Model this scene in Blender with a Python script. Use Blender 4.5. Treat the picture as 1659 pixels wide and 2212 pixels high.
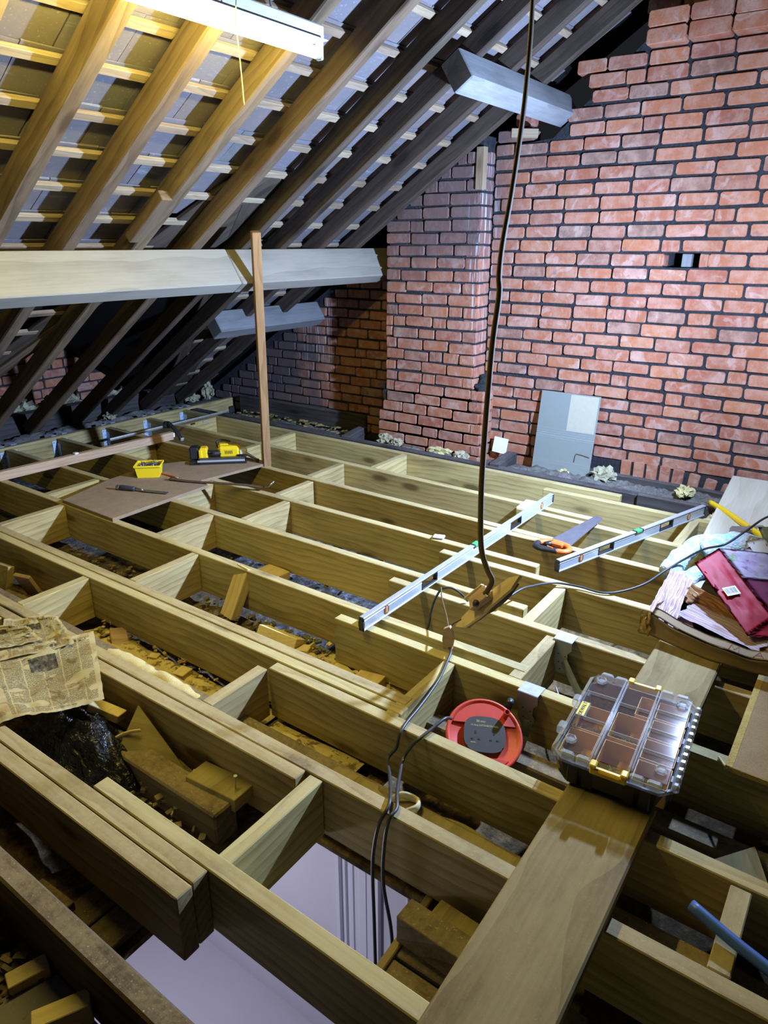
import bpy, bmesh, math, random
from mathutils import Vector, Matrix, noise
S = bpy.context.scene
COL = S.collection
for o in list(bpy.data.objects):
    bpy.data.objects.remove(o)
R = math.radians

# ------------------------------------------------------------------ camera
cam_d = bpy.data.cameras.new('camera')
cam_d.sensor_fit = 'HORIZONTAL'; cam_d.sensor_width = 36.0
cam_d.lens = 1511.7 / 1659 * 36.0
cam_d.clip_start = 0.02
cam = bpy.data.objects.new('camera', cam_d); COL.objects.link(cam)
PITCH, YAW = 0.366608, 0.619775
_f = Vector((math.cos(YAW) * math.cos(PITCH), math.sin(YAW) * math.cos(PITCH), -math.sin(PITCH)))
_r = Vector((math.sin(YAW), -math.cos(YAW), 0)); _u = _r.cross(_f)
cam.matrix_world = Matrix(((_r.x, _u.x, -_f.x, 0), (_r.y, _u.y, -_f.y, 0), (_r.z, _u.z, -_f.z, 1.42), (0, 0, 0, 1)))
S.camera = cam

# ------------------------------------------------------------------ world, lamps, exposure
S.view_settings.view_transform = 'Standard'
S.view_settings.look = 'None'
S.view_settings.exposure = 0.15
S.view_settings.gamma = 1.0
S.view_settings.use_curve_mapping = False
W = bpy.data.worlds.new('loft_air'); S.world = W; W.use_nodes = True
W.node_tree.nodes['Background'].inputs[0].default_value = (0.62, 0.66, 0.80, 1)
W.node_tree.nodes['Background'].inputs[1].default_value = 0.018
S.cycles.max_bounces = 5; S.cycles.diffuse_bounces = 3; S.cycles.glossy_bounces = 2; S.cycles.transparent_max_bounces = 10
S.cycles.use_adaptive_sampling = True; S.cycles.adaptive_threshold = 0.03
S.cycles.caustics_reflective = False; S.cycles.caustics_refractive = False

def light(name, kind, loc, power, color, aim=None, size=(0.1, 0.1), radius=0.1):
    d = bpy.data.lights.new(name, kind); d.energy = power; d.color = color
    if kind == 'AREA':
        d.shape = 'RECTANGLE'; d.size, d.size_y = size
    else:
        d.shadow_soft_size = radius
    o = bpy.data.objects.new(name, d); COL.objects.link(o); o.location = loc
    if aim is not None:
        o.rotation_euler = Vector(aim).to_track_quat('-Z', 'Y').to_euler()
    return o
# cold LED work lamp standing just right of the frame, aimed over the floor
light('work_lamp', 'AREA', (3.24, 0.40, 1.23), 215, (0.44, 0.62, 1.0), aim=(-0.36, 0.93, -0.10), size=(0.09, 0.07))
light('work_lamp', 'AREA', (3.25, 0.39, 1.24), 62, (0.49, 0.65, 1.0), aim=(0.80, 0.60, 0.05), size=(0.09, 0.07))  # second head added at the same spot to brighten the gable
# ceiling light of the landing below the open hatch
light('landing_lamp', 'POINT', (0.75, 2.45, -1.35), 34, (0.90, 0.89, 1.0), radius=0.12)
TUBE_STRENGTH = 150.0
TUBE_COLOR = (1.0, 0.82, 0.19)

# ------------------------------------------------------------------ node helper
class NT:
    def __init__(s, name):
        s.m = bpy.data.materials.new(name); s.m.use_nodes = True
        s.t = s.m.node_tree; s.t.nodes.clear()
        s.out = s.t.nodes.new('ShaderNodeOutputMaterial')
    def n(s, typ, props=None, **ins):
        nd = s.t.nodes.new(typ)
        for k, v in (props or {}).items(): setattr(nd, k, v)
        for k, v in ins.items():
            key = int(k[1:]) if k[0] == '_' and k[1:].isdigit() else k.replace('_', ' ')
            sk = nd.inputs[key]
            if isinstance(v, bpy.types.NodeSocket): s.t.links.new(v, sk)
            else: sk.default_value = v
        return nd
    def math(s, op, a, b=0.0, c=0.0, clamp=False):
        return s.n('ShaderNodeMath', {'operation': op, 'use_clamp': clamp}, _0=a, _1=b, _2=c).outputs[0]
    def vmath(s, op, a, b=(0, 0, 0)):
        return s.n('ShaderNodeVectorMath', {'operation': op}, _0=a, _1=b).outputs[0]
    def ramp(s, fac, stops, interp='LINEAR'):
        nd = s.n('ShaderNodeValToRGB', _0=fac); cr = nd.color_ramp; cr.interpolation = interp
        while len(cr.elements) < len(stops): cr.elements.new(0.5)
        for e, (p, c) in zip(cr.elements, stops):
            e.position = p; e.color = (*c, 1) if len(c) == 3 else c
        return nd.outputs[0]
    def mix(s, fac, a, b, mode='MIX'):
        nd = s.t.nodes.new('ShaderNodeMix'); nd.data_type = 'RGBA'; nd.blend_type = mode
        for k, v in ((0, fac), (6, a), (7, b)):
            if isinstance(v, bpy.types.NodeSocket): s.t.links.new(v, nd.inputs[k])
            else: nd.inputs[k].default_value = v if not isinstance(v, tuple) or len(v) == 4 else (*v, 1)
        return nd.outputs[2]
    def noise(s, vec, scale=5.0, detail=4.0, rough=0.55, dist=0.0):
        return s.n('ShaderNodeTexNoise', Vector=vec, Scale=scale, Detail=detail, Roughness=rough, Distortion=dist).outputs[0]
    def mrange(s, v, a, b, c=0.0, d=1.0, smooth=True):
        return s.n('ShaderNodeMapRange', {'interpolation_type': 'SMOOTHSTEP' if smooth else 'LINEAR'}, _0=v, _1=a, _2=b, _3=c, _4=d).outputs[0]
    def coords(s, scale=(1, 1, 1), rnd=30.0):
        tc = s.n('ShaderNodeTexCoord').outputs['Object']
        r = s.n('ShaderNodeObjectInfo').outputs['Random']
        off = s.n('ShaderNodeCombineXYZ', X=s.math('MULTIPLY', r, rnd), Y=s.math('MULTIPLY', r, rnd * 0.37), Z=s.math('MULTIPLY', r, rnd * 0.71)).outputs[0]
        return s.vmath('MULTIPLY', s.vmath('ADD', tc, off), scale), r, tc
    def bsdf(s, color, rough=0.8, bump=None, bstr=0.3, bdist=0.002, **kw):
        b = s.n('ShaderNodeBsdfPrincipled', Base_Color=color if isinstance(color, bpy.types.NodeSocket) else (*color, 1), Roughness=rough, **kw)
        if bump is not None:
            bn = s.n('ShaderNodeBump', Strength=bstr, Distance=bdist, Height=bump)
            s.t.links.new(bn.outputs[0], b.inputs['Normal'])
        s.t.links.new(b.outputs[0], s.out.inputs[0]); return b

def plain(name, color, rough=0.5, metal=0.0, spec=0.5, var=0.12, scale=40, bstr=0.15):
    t = NT(name); v, r, tc = t.coords()
    nz = t.noise(v, scale, 4)
    c = t.mix(nz, tuple(x * (1 - var) for x in color), tuple(min(1, x * (1 + var)) for x in color))
    t.bsdf(c, rough, nz, bstr, 0.001, Metallic=metal, Specular_IOR_Level=spec); return t.m

def wood(name, dark, light, knot, grain=1.0, rings=16.0, dust=0.0, dustc=(0.5, 0.47, 0.40), knots=1.0, stain=0.35, rough=0.8, tint=0.12, bstr=0.25):
    """plank wood: grain runs along the local X axis of each piece"""
    t = NT(name); v, r, tc = t.coords((1, 1, 1), 23.0)
    vs = t.vmath('MULTIPLY', v, (0.16, 1.0, 1.0))
    warp = t.n('ShaderNodeTexNoise', Vector=t.vmath('MULTIPLY', v, (1.6, 3, 3)), Scale=1.0, Detail=2.0).outputs['Color']
    vw = t.vmath('ADD', vs, t.vmath('MULTIPLY', t.vmath('SUBTRACT', warp, (0.5, 0.5, 0.5)), (0.0, 0.11, 0.11)))
    wv = t.n('ShaderNodeTexWave', {'wave_type': 'RINGS', 'rings_direction': 'X', 'wave_profile': 'SAW'}, Vector=vw, Scale=rings, Distortion=1.2, Detail=2.0, Detail_Scale=1.5).outputs[1]
    fine = t.noise(t.vmath('MULTIPLY', v, (3.0, 90, 90)), grain, 4, 0.6)
    big = t.noise(t.vmath('MULTIPLY', v, (1.3, 5, 5)), 1.6, 4, 0.65)
    g = t.math('ADD', t.math('MULTIPLY', t.math('MULTIPLY', t.math('POWER', wv, 2.2), big), 0.62), t.math('MULTIPLY', fine, 0.62))
    col = t.ramp(g, [(0.18, light), (0.78, dark)])
    col = t.mix(t.math('MULTIPLY', t.mrange(big, 0.42, 0.75), stain), col, tuple(x * 0.52 for x in dark))
    vo = t.n('ShaderNodeTexVoronoi', Vector=t.vmath('MULTIPLY', v, (2.1, 6.5, 6.5)), Scale=1.0, Randomness=1.0)
    kd = t.mrange(vo.outputs['Distance'], 0.09, 0.20, 1.0, 0.0)
    kr = t.mrange(vo.outputs['Distance'], 0.16, 0.42, 0.55, 0.0)
    col = t.mix(t.math('MULTIPLY', kr, 0.6 * knots), col, dark)
    col = t.mix(t.math('MULTIPLY', kd, 0.8 * knots), col, knot)
    hsv = t.n('ShaderNodeHueSaturation', Color=col, Value=t.math('ADD', 1 - tint, t.math('MULTIPLY', r, 2 * tint)), Hue=t.math('ADD', 0.492, t.math('MULTIPLY', r, 0.016)))
    col = hsv.outputs[0]
    if dust > 0:
        nz = t.n('ShaderNodeSeparateXYZ', Vector=t.n('ShaderNodeNewGeometry').outputs['Normal']).outputs[2]
        sp = t.noise(v, 55, 6, 0.75)
        sp2 = t.noise(v, 9, 4, 0.6)
        up = t.mrange(nz, 0.55, 0.9)
        fac = t.math('MULTIPLY', up, t.math('MULTIPLY', t.mrange(t.math('ADD', t.math('MULTIPLY', sp, 0.6), t.math('MULTIPLY', sp2, 0.5)), 0.36, 0.72), dust))
        col = t.mix(fac, col, dustc)
        spk = t.math('MULTIPLY', up, t.math('MULTIPLY', t.mrange(t.noise(v, 210, 2, 0.5), 0.66, 0.74), 0.7 * dust))
        col = t.mix(spk, col, (0.80, 0.70, 0.45))
    hb = t.math('SUBTRACT', t.math('MULTIPLY', fine, -0.6), t.math('MULTIPLY', wv, 0.25))
    t.bsdf(col, rough, hb, bstr, 0.0015, Specular_IOR_Level=0.25); return t.m

M = {}
M['timber'] = wood('treated_timber', (0.28, 0.19, 0.065), (0.53, 0.43, 0.195), (0.09, 0.055, 0.02), dust=0.42, dustc=(0.50, 0.44, 0.29), rings=11, stain=0.5)
M['timber_old'] = wood('old_dark_timber', (0.055, 0.036, 0.022), (0.16, 0.11, 0.07), (0.02, 0.014, 0.01), dust=0.75, dustc=(0.30, 0.23, 0.12), stain=0.6, rings=8, bstr=0.7)
M['timber_soot'] = wood('sooted_timber', (0.030, 0.026, 0.026), (0.085, 0.075, 0.072), (0.012, 0.01, 0.01), dust=0.5, dustc=(0.17, 0.16, 0.16), stain=0.6, rings=8, bstr=0.7)
M['rafter'] = wood('rafter_timber', (0.090, 0.058, 0.034), (0.185, 0.132, 0.082), (0.05, 0.03, 0.015), dust=0.0, stain=0.6, rings=9, bstr=0.9, rough=0.9)
M['rafter_dimmed'] = wood('dimmed_rafter_timber', (0.036, 0.026, 0.019), (0.085, 0.063, 0.046), (0.02, 0.015, 0.01), stain=0.55, rings=9, bstr=0.8, rough=0.9)  # darkened rafter timber; paints the weaker tube light into the right-hand rafters
M['batten'] = wood('slate_batten_timber', (0.20, 0.135, 0.08), (0.33, 0.26, 0.18), (0.09, 0.06, 0.03), stain=0.45, rings=22, tint=0.2)
M['purlin'] = wood('pale_purlin_timber', (0.20, 0.18, 0.145), (0.29, 0.27, 0.22), (0.22, 0.18, 0.13), stain=0.30, rings=2.2, knots=0.3, bstr=0.35, rough=0.75)
M['purlin_grey'] = wood('grey_purlin_timber', (0.135, 0.14, 0.145), (0.21, 0.215, 0.22), (0.10, 0.10, 0.11), stain=0.45, rings=2.2, knots=0.5, bstr=0.6)
M['post'] = wood('brown_post_timber', (0.22, 0.115, 0.045), (0.36, 0.21, 0.10), (0.1, 0.06, 0.03), stain=0.3, rings=14, knots=0.3)
M['pink_timber'] = wood('pink_brown_timber', (0.40, 0.25, 0.15), (0.56, 0.40, 0.28), (0.2, 0.1, 0.06), stain=0.2, rings=14, knots=0.4)
M['plank'] = wood('scaffold_plank', (0.19, 0.135, 0.05), (0.34, 0.265, 0.11), (0.07, 0.05, 0.02), dust=0.15, dustc=(.42,.36,.22), stain=0.6, rings=4, knots=0.5)
M['fresh'] = wood('fresh_sawn_offcut', (0.58, 0.42, 0.16), (0.74, 0.60, 0.30), (0.3, 0.2, 0.08), dust=0.4, dustc=(0.74, 0.62, 0.30), stain=0.15, rings=16, knots=0.3)
M['ply'] = wood('pale_plywood', (0.50, 0.47, 0.36), (0.64, 0.62, 0.50), (0.3, 0.27, 0.18), stain=0.25, rings=4, knots=0.5)

def brick_mat():
    t = NT('red_brick'); v, r, tc = t.coords((1, 1, 1), 40.0)
    base = t.ramp(r, [(0.0, (0.31, 0.105, 0.056)), (0.22, (0.36, 0.132, 0.068)), (0.40, (0.285, 0.092, 0.056)), (0.58, (0.385, 0.145, 0.068)), (0.74, (0.335, 0.132, 0.080)), (0.88, (0.26, 0.100, 0.066)), (1.0, (0.20, 0.115, 0.085))])
    n1 = t.noise(v, 14, 5, 0.65)
    col = t.mix(t.mrange(n1, 0.36, 0.68), base, t.mix(0.6, base, (0.42, 0.26, 0.20, 1)))
    n2 = t.noise(v, 6.0, 3, 0.6, 1.2)
    col = t.mix(t.math('MULTIPLY', t.mrange(n2, 0.56, 0.64), 0.30), col, (0.54, 0.42, 0.37))
    n3 = t.noise(t.vmath('ADD', v, (7, 3, 1)), 8.0, 5, 0.7)
    col = t.mix(t.math('MULTIPLY', t.mrange(n3, 0.60, 0.74), 0.60), col, (0.10, 0.09, 0.10))
    n4 = t.noise(v, 120, 3, 0.6)
    col = t.mix(t.mrange(n4, 0.64, 0.74), col, (0.10, 0.06, 0.05))
    # old soot staining on the recess and the top of the flue, and lime runs
    pos = t.n('ShaderNodeNewGeometry').outputs['Position']
    sp = t.n('ShaderNodeSeparateXYZ', Vector=pos)
    pn = t.noise(pos, 3.0, 4, 0.6)
    soot1 = t.mrange(t.math('ADD', sp.outputs[1], t.math('MULTIPLY', t.math('SUBTRACT', pn, 0.5), 1.2)), 3.85, 4.35)
    soot1 = t.math('MULTIPLY', soot1, t.mrange(sp.outputs[1], 5.3, 5.6, 1, 0))
    chz = t.mrange(t.math('ADD', sp.outputs[2], t.math('MULTIPLY', t.math('SUBTRACT', pn, 0.5), 1.1)), 0.95, 1.6)
    chy = t.math('MULTIPLY', t.mrange(sp.outputs[1], 2.05, 2.4), t.mrange(sp.outputs[1], 3.1, 3.2, 1, 0))
    soot = t.math('MAXIMUM', t.math('MULTIPLY', soot1, 0.85), t.math('MULTIPLY', t.math('MULTIPLY', chz, chy), 0.74))
    col = t.mix(soot, col, (0.085, 0.075, 0.085))
    rn = t.noise(t.vmath('MULTIPLY', pos, (60, 60, 2.2)), 1.0, 3, 0.6)
    near_run = t.math('MULTIPLY', t.mrange(t.math('ABSOLUTE', t.math('SUBTRACT', sp.outputs[1], 4.02)), 0.02, 0.28, 1, 0), t.mrange(sp.outputs[2], 0.20, 0.75))
    near_run2 = t.math('MULTIPLY', t.mrange(t.math('ABSOLUTE', t.math('SUBTRACT', sp.outputs[1], 2.36)), 0.01, 0.10, 0.9, 0), t.mrange(sp.outputs[2], 0.5, 1.0))
    runs = t.math('MULTIPLY', t.mrange(rn, 0.54, 0.62), t.math('MAXIMUM', near_run, near_run2))
    col = t.mix(t.math('MULTIPLY', runs, 0.75), col, (0.58, 0.58, 0.62))
    hb = t.math('ADD', t.math('MULTIPLY', n1, 0.8), t.math('MULTIPLY', n4, -0.25))
    t.bsdf(col, 0.88, hb, 0.8, 0.006, Specular_IOR_Level=0.25); return t.m
M['brick'] = brick_mat()

def mortar_mat():
    t = NT('black_ash_mortar'); pos = t.n('ShaderNodeNewGeometry').outputs['Position']
    n1 = t.noise(pos, 60, 6, 0.75); n2 = t.noise(pos, 5, 3)
    col = t.ramp(t.math('ADD', t.math('MULTIPLY', n1, 0.6), t.math('MULTIPLY', n2, 0.4)), [(0.3, (0.016, 0.016, 0.020)), (0.60, (0.062, 0.066, 0.078)), (0.85, (0.15, 0.15, 0.165))])
    t.bsdf(col, 0.95, n1, 1.0, 0.02, Specular_IOR_Level=0.15); return t.m
M['mortar'] = mortar_mat()

def slate_mat():
    t = NT('old_roof_slate'); v, r, tc = t.coords((1, 1, 1), 20.0)
    base = t.ramp(r, [(0, (0.115, 0.11, 0.125)), (0.35, (0.155, 0.13, 0.125)), (0.6, (0.13, 0.13, 0.145)), (0.8, (0.15, 0.14, 0.16)), (1, (0.12, 0.127, 0.125))])
    n1 = t.noise(v, 5, 5, 0.6); n2 = t.noise(t.vmath('MULTIPLY', v, (3, 14, 3)), 1.2, 5, 0.7)
    col = t.mix(t.mrange(n1, 0.42, 0.7), base, t.mix(0.5, base, (0.20, 0.165, 0.16, 1)))
    col = t.mix(t.math('MULTIPLY', t.mrange(n2, 0.58, 0.75), 0.5), col, (0.36, 0.37, 0.42))
    col = t.mix(t.math('MULTIPLY', t.mrange(t.noise(v, 90, 3), 0.62, 0.72), 0.35), col, (0.42, 0.40, 0.38))
    t.bsdf(col, 0.6, t.noise(t.vmath('MULTIPLY', v, (8, 20, 8)), 3, 5), 0.35, 0.004, Specular_IOR_Level=0.4); return t.m
M['slate'] = slate_mat()

def dirt_mat():
    t = NT('loft_dirt'); pos = t.n('ShaderNodeNewGeometry').outputs['Position']
    n1 = t.noise(pos, 18, 7, 0.75); n2 = t.noise(pos, 2.6, 4, 0.6)
    col = t.ramp(n1, [(0.32, (0.035, 0.024, 0.015)), (0.50, (0.15, 0.10, 0.05)), (0.70, (0.36, 0.26, 0.12))])
    grey = t.ramp(t.noise(pos, 26, 6, 0.75), [(0.4, (0.02, 0.02, 0.025)), (0.55, (0.10, 0.105, 0.12)), (0.7, (0.40, 0.41, 0.45))])
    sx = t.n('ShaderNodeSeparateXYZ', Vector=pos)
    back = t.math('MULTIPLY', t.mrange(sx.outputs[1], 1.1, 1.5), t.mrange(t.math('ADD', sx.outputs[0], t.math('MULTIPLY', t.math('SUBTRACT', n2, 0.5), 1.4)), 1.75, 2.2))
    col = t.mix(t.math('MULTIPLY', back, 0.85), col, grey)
    col = t.mix(t.math('MULTIPLY', t.math('MULTIPLY', t.mrange(sx.outputs[1], .9, .4), t.mrange(sx.outputs[0], .9, 1.3)), .7), col, (.035, .026, .018))  # shade painted into the dirt of the right-hand bays the lamp misses
    t.bsdf(col, 0.95, n1, 1.0, 0.015, Specular_IOR_Level=0.1); return t.m
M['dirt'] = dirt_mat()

def grain_mat(name, a, b, scale=260, bd=0.003, dirt=None):
    t = NT(name); pos = t.n('ShaderNodeNewGeometry').outputs['Position']
    n1 = t.noise(pos, scale, 4, 0.7); n2 = t.noise(pos, 14, 4)
    t.bsdf(t.ramp(t.math('ADD', t.math('MULTIPLY', n1, 0.6), t.math('MULTIPLY', n2, 0.4)), [(0.3, a), (0.7, b)]) if dirt is None else t.mix(t.mrange(t.noise(pos, 22, 5, .7), .50, .62), t.ramp(t.math('ADD', t.math('MULTIPLY', n1, 0.6), t.math('MULTIPLY', n2, 0.4)), [(0.3, a), (0.7, b)]), dirt), 0.95, n1, 0.8, bd, Specular_IOR_Level=0.1); return t.m
M['sawdust'] = grain_mat('sawdust', (0.52, 0.39, 0.15), (0.80, 0.67, 0.34), dirt=(.20, .135, .06))
M['sawdust_clean'] = grain_mat('clean_sawdust', (0.52, 0.39, 0.15), (0.80, 0.67, 0.34))
M['rubble'] = grain_mat('grey_rubble', (0.05, 0.05, 0.048), (0.27, 0.26, 0.24), 90, 0.01)
M['wool'] = grain_mat('mineral_wool', (0.20, 0.19, 0.11), (0.58, 0.55, 0.38), 70, 0.012)
M['wool_yellow'] = grain_mat('yellow_mineral_wool', (0.45, 0.38, 0.15), (0.78, 0.72, 0.40), 90, 0.01)
M['hardboard'] = grain_mat('brown_hardboard', (0.22, 0.15, 0.095), (0.34, 0.25, 0.17), 120, 0.001)
M['chip_face'] = grain_mat('chipboard_face', (0.24, 0.17, 0.09), (0.38, 0.28, 0.16), 150, 0.001)
M['chip_edge'] = grain_mat('chipboard_edge', (0.28, 0.19, 0.05), (0.66, 0.50, 0.19), 170, 0.003)
M['galv'] = plain('galvanised_steel', (0.50, 0.52, 0.54), 0.42, 0.35, var=0.3, scale=60)
M['galv_dull'] = plain('dull_galvanised_steel', (0.36, 0.36, 0.34), 0.5, 0.7, var=0.3, scale=30)
M['galv_blue'] = plain('zinc_hanger_steel', (0.50, 0.60, 0.74), 0.5, 0.1, var=0.25, scale=30)
M['alu'] = plain('brushed_aluminium', (0.52, 0.55, 0.60), 0.42, 0.5, var=0.08, scale=70)
M['steel'] = plain('tool_steel', (0.42, 0.42, 0.42), 0.33, 0.9, var=0.2)
M['black'] = plain('black_plastic', (0.018, 0.018, 0.02), 0.45, var=0.3)
M['black_rubber'] = plain('black_rubber', (0.03, 0.03, 0.032), 0.6)
M['cable'] = plain('grey_black_cable', (0.045, 0.046, 0.05), 0.42)
M['cable_brown'] = plain('brown_flat_cable', (0.13, 0.095, 0.055), 0.75, spec=.2, var=0.25, scale=12)
M['yellow'] = plain('yellow_plastic', (0.82, 0.56, 0.015), 0.4, var=0.05)
M['yellow_bright'] = plain('bright_yellow_plastic', (0.90, 0.66, 0.02), 0.4, var=0.03)
M['amber'] = plain('amber_plastic', (0.72, 0.43, 0.10), 0.45, var=0.08)
M['orange'] = plain('orange_plastic', (0.85, 0.16, 0.035), 0.4, var=0.05)
M['red'] = plain('red_plastic', (0.58, 0.050, 0.025), 0.5, var=0.25, scale=16)
M['white'] = plain('white_card', (0.78, 0.79, 0.80), 0.7, var=0.05)
M['enamel'] = plain('white_enamel', (0.60, 0.60, 0.55), 0.45, var=0.05)
M['rust'] = plain('rusty_steel', (0.12, 0.075, 0.05), 0.65, 0.4, var=0.5, scale=50, bstr=0.6)
M['socket'] = plain('dark_grey_plastic', (0.045, 0.043, 0.042), 0.55, var=0.2)
M['blue'] = plain('blue_plastic_pipe', (0.05, 0.13, 0.42), 0.45, var=0.15)
M['plaster'] = plain('lilac_painted_plaster', (0.62, 0.61, 0.72), 0.85, var=0.03, scale=3)
M['gloss_white'] = plain('white_gloss_paint', (0.70, 0.70, 0.84), 0.4, var=0.02, scale=3)
M['string'] = plain('straw_string', (0.62, 0.52, 0.30), 0.9)
M['carton'] = plain('brown_kraft_card', (0.40, 0.28, 0.13), 0.8, var=0.25, scale=10)
M['copper'] = plain('copper_frame', (0.34, 0.10, 0.045), 0.45, 0.3)
M['green'] = plain('green_vial', (0.05, 0.42, 0.12), 0.3)
M['vial'] = plain('yellow_vial', (0.62, 0.52, 0.22), 0.3)
M['dark_void'] = plain('dark_felt', (0.012, 0.011, 0.011), 0.95)
M['rubber_red'] = plain('pencil_red', (0.42, 0.05, 0.04), 0.5)

def tube_mat():
    t = NT('lit_fluorescent_tube')
    e = t.n('ShaderNodeEmission', Color=(*TUBE_COLOR, 1), Strength=TUBE_STRENGTH)
    t.t.links.new(e.outputs[0], t.out.inputs[0]); return t.m
M['tube'] = tube_mat()

def clear_mat(name, color, alpha_tint=0.85, rough=0.08):
    t = NT(name)
    tr = t.n('ShaderNodeBsdfTransparent', Color=(*color, 1))
    gl = t.n('ShaderNodeBsdfGlossy', Color=(1, 1, 1, 1), Roughness=rough)
    lw = t.n('ShaderNodeLayerWeight', Blend=0.35)
    df = t.n('ShaderNodeBsdfDiffuse', Color=(0.75, 0.78, 0.82, 1))
    f = t.math('ADD', 0.03, t.math('MULTIPLY', t.math('POWER', lw.outputs['Facing'], 2.0), 0.5))
    m1 = t.n('ShaderNodeMixShader', Fac=f); t.t.links.new(tr.outputs[0], m1.inputs[1]); t.t.links.new(gl.outputs[0], m1.inputs[2])
    m2 = t.n('ShaderNodeMixShader', Fac=1 - alpha_tint); t.t.links.new(m1.outputs[0], m2.inputs[1]); t.t.links.new(df.outputs[0], m2.inputs[2])
    t.t.links.new(m2.outputs[0], t.out.inputs[0]); return t.m
M['clear'] = clear_mat('clear_plastic', (0.98, 0.98, 0.98), 0.985)

M['clear_edge'] = clear_mat('clear_plastic_edge', (0.95, 0.96, 0.98), 0.72, 0.12)

# ------------------------------------------------------------------ mesh helpers
def bm_mesh(bm, name, smooth=False):
    bmesh.ops.recalc_face_normals(bm, faces=bm.faces)
    me = bpy.data.meshes.new(name); bm.to_mesh(me); bm.free()
    if smooth:
        for p in me.polygons: p.use_smooth = True
    return me

def box(bm, sx, sy, sz, c=(0, 0, 0), rot=None, bev=0.0, taper=None):
    """axis box of full size sx,sy,sz centred at c, optional bevel; taper=(fx,fy) scales the top face"""
    r = bmesh.ops.create_cube(bm, size=1.0); vs = r['verts']
    for v in vs:
        k = taper if (taper and v.co.z > 0) else (1, 1)
        v.co = Vector((v.co.x * sx * k[0], v.co.y * sy * k[1], v.co.z * sz))
    if bev > 0:
        es = list({e for v in vs for e in v.link_edges})
        rr = bmesh.ops.bevel(bm, geom=es, offset=bev, offset_type='OFFSET', segments=1, affect='EDGES', profile=0.5, clamp_overlap=True)
        vs = list({v for v in rr['verts']} | {v for v in vs if v.is_valid})
    mt = Matrix.Translation(c) @ (rot.to_4x4() if rot is not None else Matrix())
    for v in vs: v.co = mt @ v.co
    return vs

def new_bm(): return bmesh.new()

def bxm(name, sx, sy, sz, c=(0, 0, 0), bev=0.002, rot=None, taper=None):
    bm = new_bm(); box(bm, sx, sy, sz, c, rot, bev, taper); return bm_mesh(bm, name)

def obj(name, me, mat=None, parent=None, loc=None, rot=None, mw=None, smooth=False):
    if isinstance(me, bmesh.types.BMesh): me = bm_mesh(me, name, smooth)
    o = bpy.data.objects.new(name, me); COL.objects.link(o)
    if mat is not None and len(me.materials) == 0: me.materials.append(M[mat] if isinstance(mat, str) else mat)
    if parent is not None: o.parent = parent
    if mw is not None: o.matrix_local = mw
    if loc is not None: o.location = loc
    if rot is not None: o.rotation_euler = rot
    return o

def tag(o, label=None, cat=None, group=None, kind=None):
    if label: o['label'] = label
    if cat: o['category'] = cat
    if group: o['group'] = group
    if kind: o['kind'] = kind
    return o

def thing(name, label=None, cat=None, loc=(0, 0, 0), rz=0.0, group=None, mw=None, kind=None):
    o = bpy.data.objects.new(name, None); COL.objects.link(o); o.empty_display_size = 0.05
    if mw is not None: o.matrix_world = mw
    else:
        o.location = loc; o.rotation_euler = (0, 0, rz)
    return tag(o, label, cat, group, kind)

def frame(p0, p1, up=(0, 0, 1)):
    x = (Vector(p1) - Vector(p0)).normalized(); u = Vector(up)
    y = u.cross(x).normalized(); z = x.cross(y)
    return Matrix(((x.x, y.x, z.x, p0[0]), (x.y, y.y, z.y, p0[1]), (x.z, y.z, z.z, p0[2]), (0, 0, 0, 1)))

def beam(name, p0, p1, w, d, mat, parent=None, up=(0, 0, 1), bev=0.003):
    """timber whose top face is centred on the line p0-p1, w wide and d deep, grain along its length"""
    L = (Vector(p1) - Vector(p0)).length
    bm = new_bm(); box(bm, L, w, d, (L / 2, 0, -d / 2), None, bev)
    return obj(name, bm, mat, parent, mw=frame(p0, p1, up))

def prism(bm, pts, z0, z1):
    a = [bm.verts.new((p[0], p[1], z0)) for p in pts]; b = [bm.verts.new((p[0], p[1], z1)) for p in pts]
    bm.faces.new(a[::-1]); bm.faces.new(b); n = len(pts)
    for i in range(n): bm.faces.new((a[i], a[(i + 1) % n], b[(i + 1) % n], b[i]))

def catmull(pts, per=8):
    P = [Vector(p) for p in pts]; P = [2 * P[0] - P[1]] + P + [2 * P[-1] - P[-2]]; out = []
    for i in range(1, len(P) - 2):
        for k in range(per):
            t = k / per; a, b, c, d = P[i - 1], P[i], P[i + 1], P[i + 2]
            out.append(0.5 * ((2 * b) + (-a + c) * t + (2 * a - 5 * b + 4 * c - d) * t * t + (-a + 3 * b - 3 * c + d) * t ** 3))
    out.append(P[-2]); return out

def sweep(bm, pts, rx, ry=None, n=8, closed=False, twist=0.0, up=(0, 0, 1)):
    ry = rx if ry is None else ry; rings = []; N = len(pts); prev = None
    for i, p in enumerate(pts):
        a = pts[(i - 1) % N] if closed or i > 0 else p; b = pts[(i + 1) % N] if closed or i < N - 1 else p
        t = (Vector(b) - Vector(a)).normalized()
        if prev is None:
            u = Vector(up); u = u - t * u.dot(t)
            if u.length < 1e-3: u = Vector((1, 0, 0)) - t * t.x
        else: u = prev - t * prev.dot(t)
        u.normalize(); prev = u; w = t.cross(u); ring = []
        tw = twist * i / max(1, N - 1)
        for k in range(n):
            an = 2 * math.pi * k / n; ca, sa = math.cos(an) * rx, math.sin(an) * ry
            ring.append(bm.verts.new(Vector(p) + (u * math.cos(tw) + w * math.sin(tw)) * ca + (w * math.cos(tw) - u * math.sin(tw)) * sa))
        rings.append(ring)
    for i in range(N if closed else N - 1):
        A, B = rings[i], rings[(i + 1) % N]
        for k in range(n): bm.faces.new((A[k], A[(k + 1) % n], B[(k + 1) % n], B[k]))
    if not closed:
        bm.faces.new(rings[0][::-1]); bm.faces.new(rings[-1])

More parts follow.
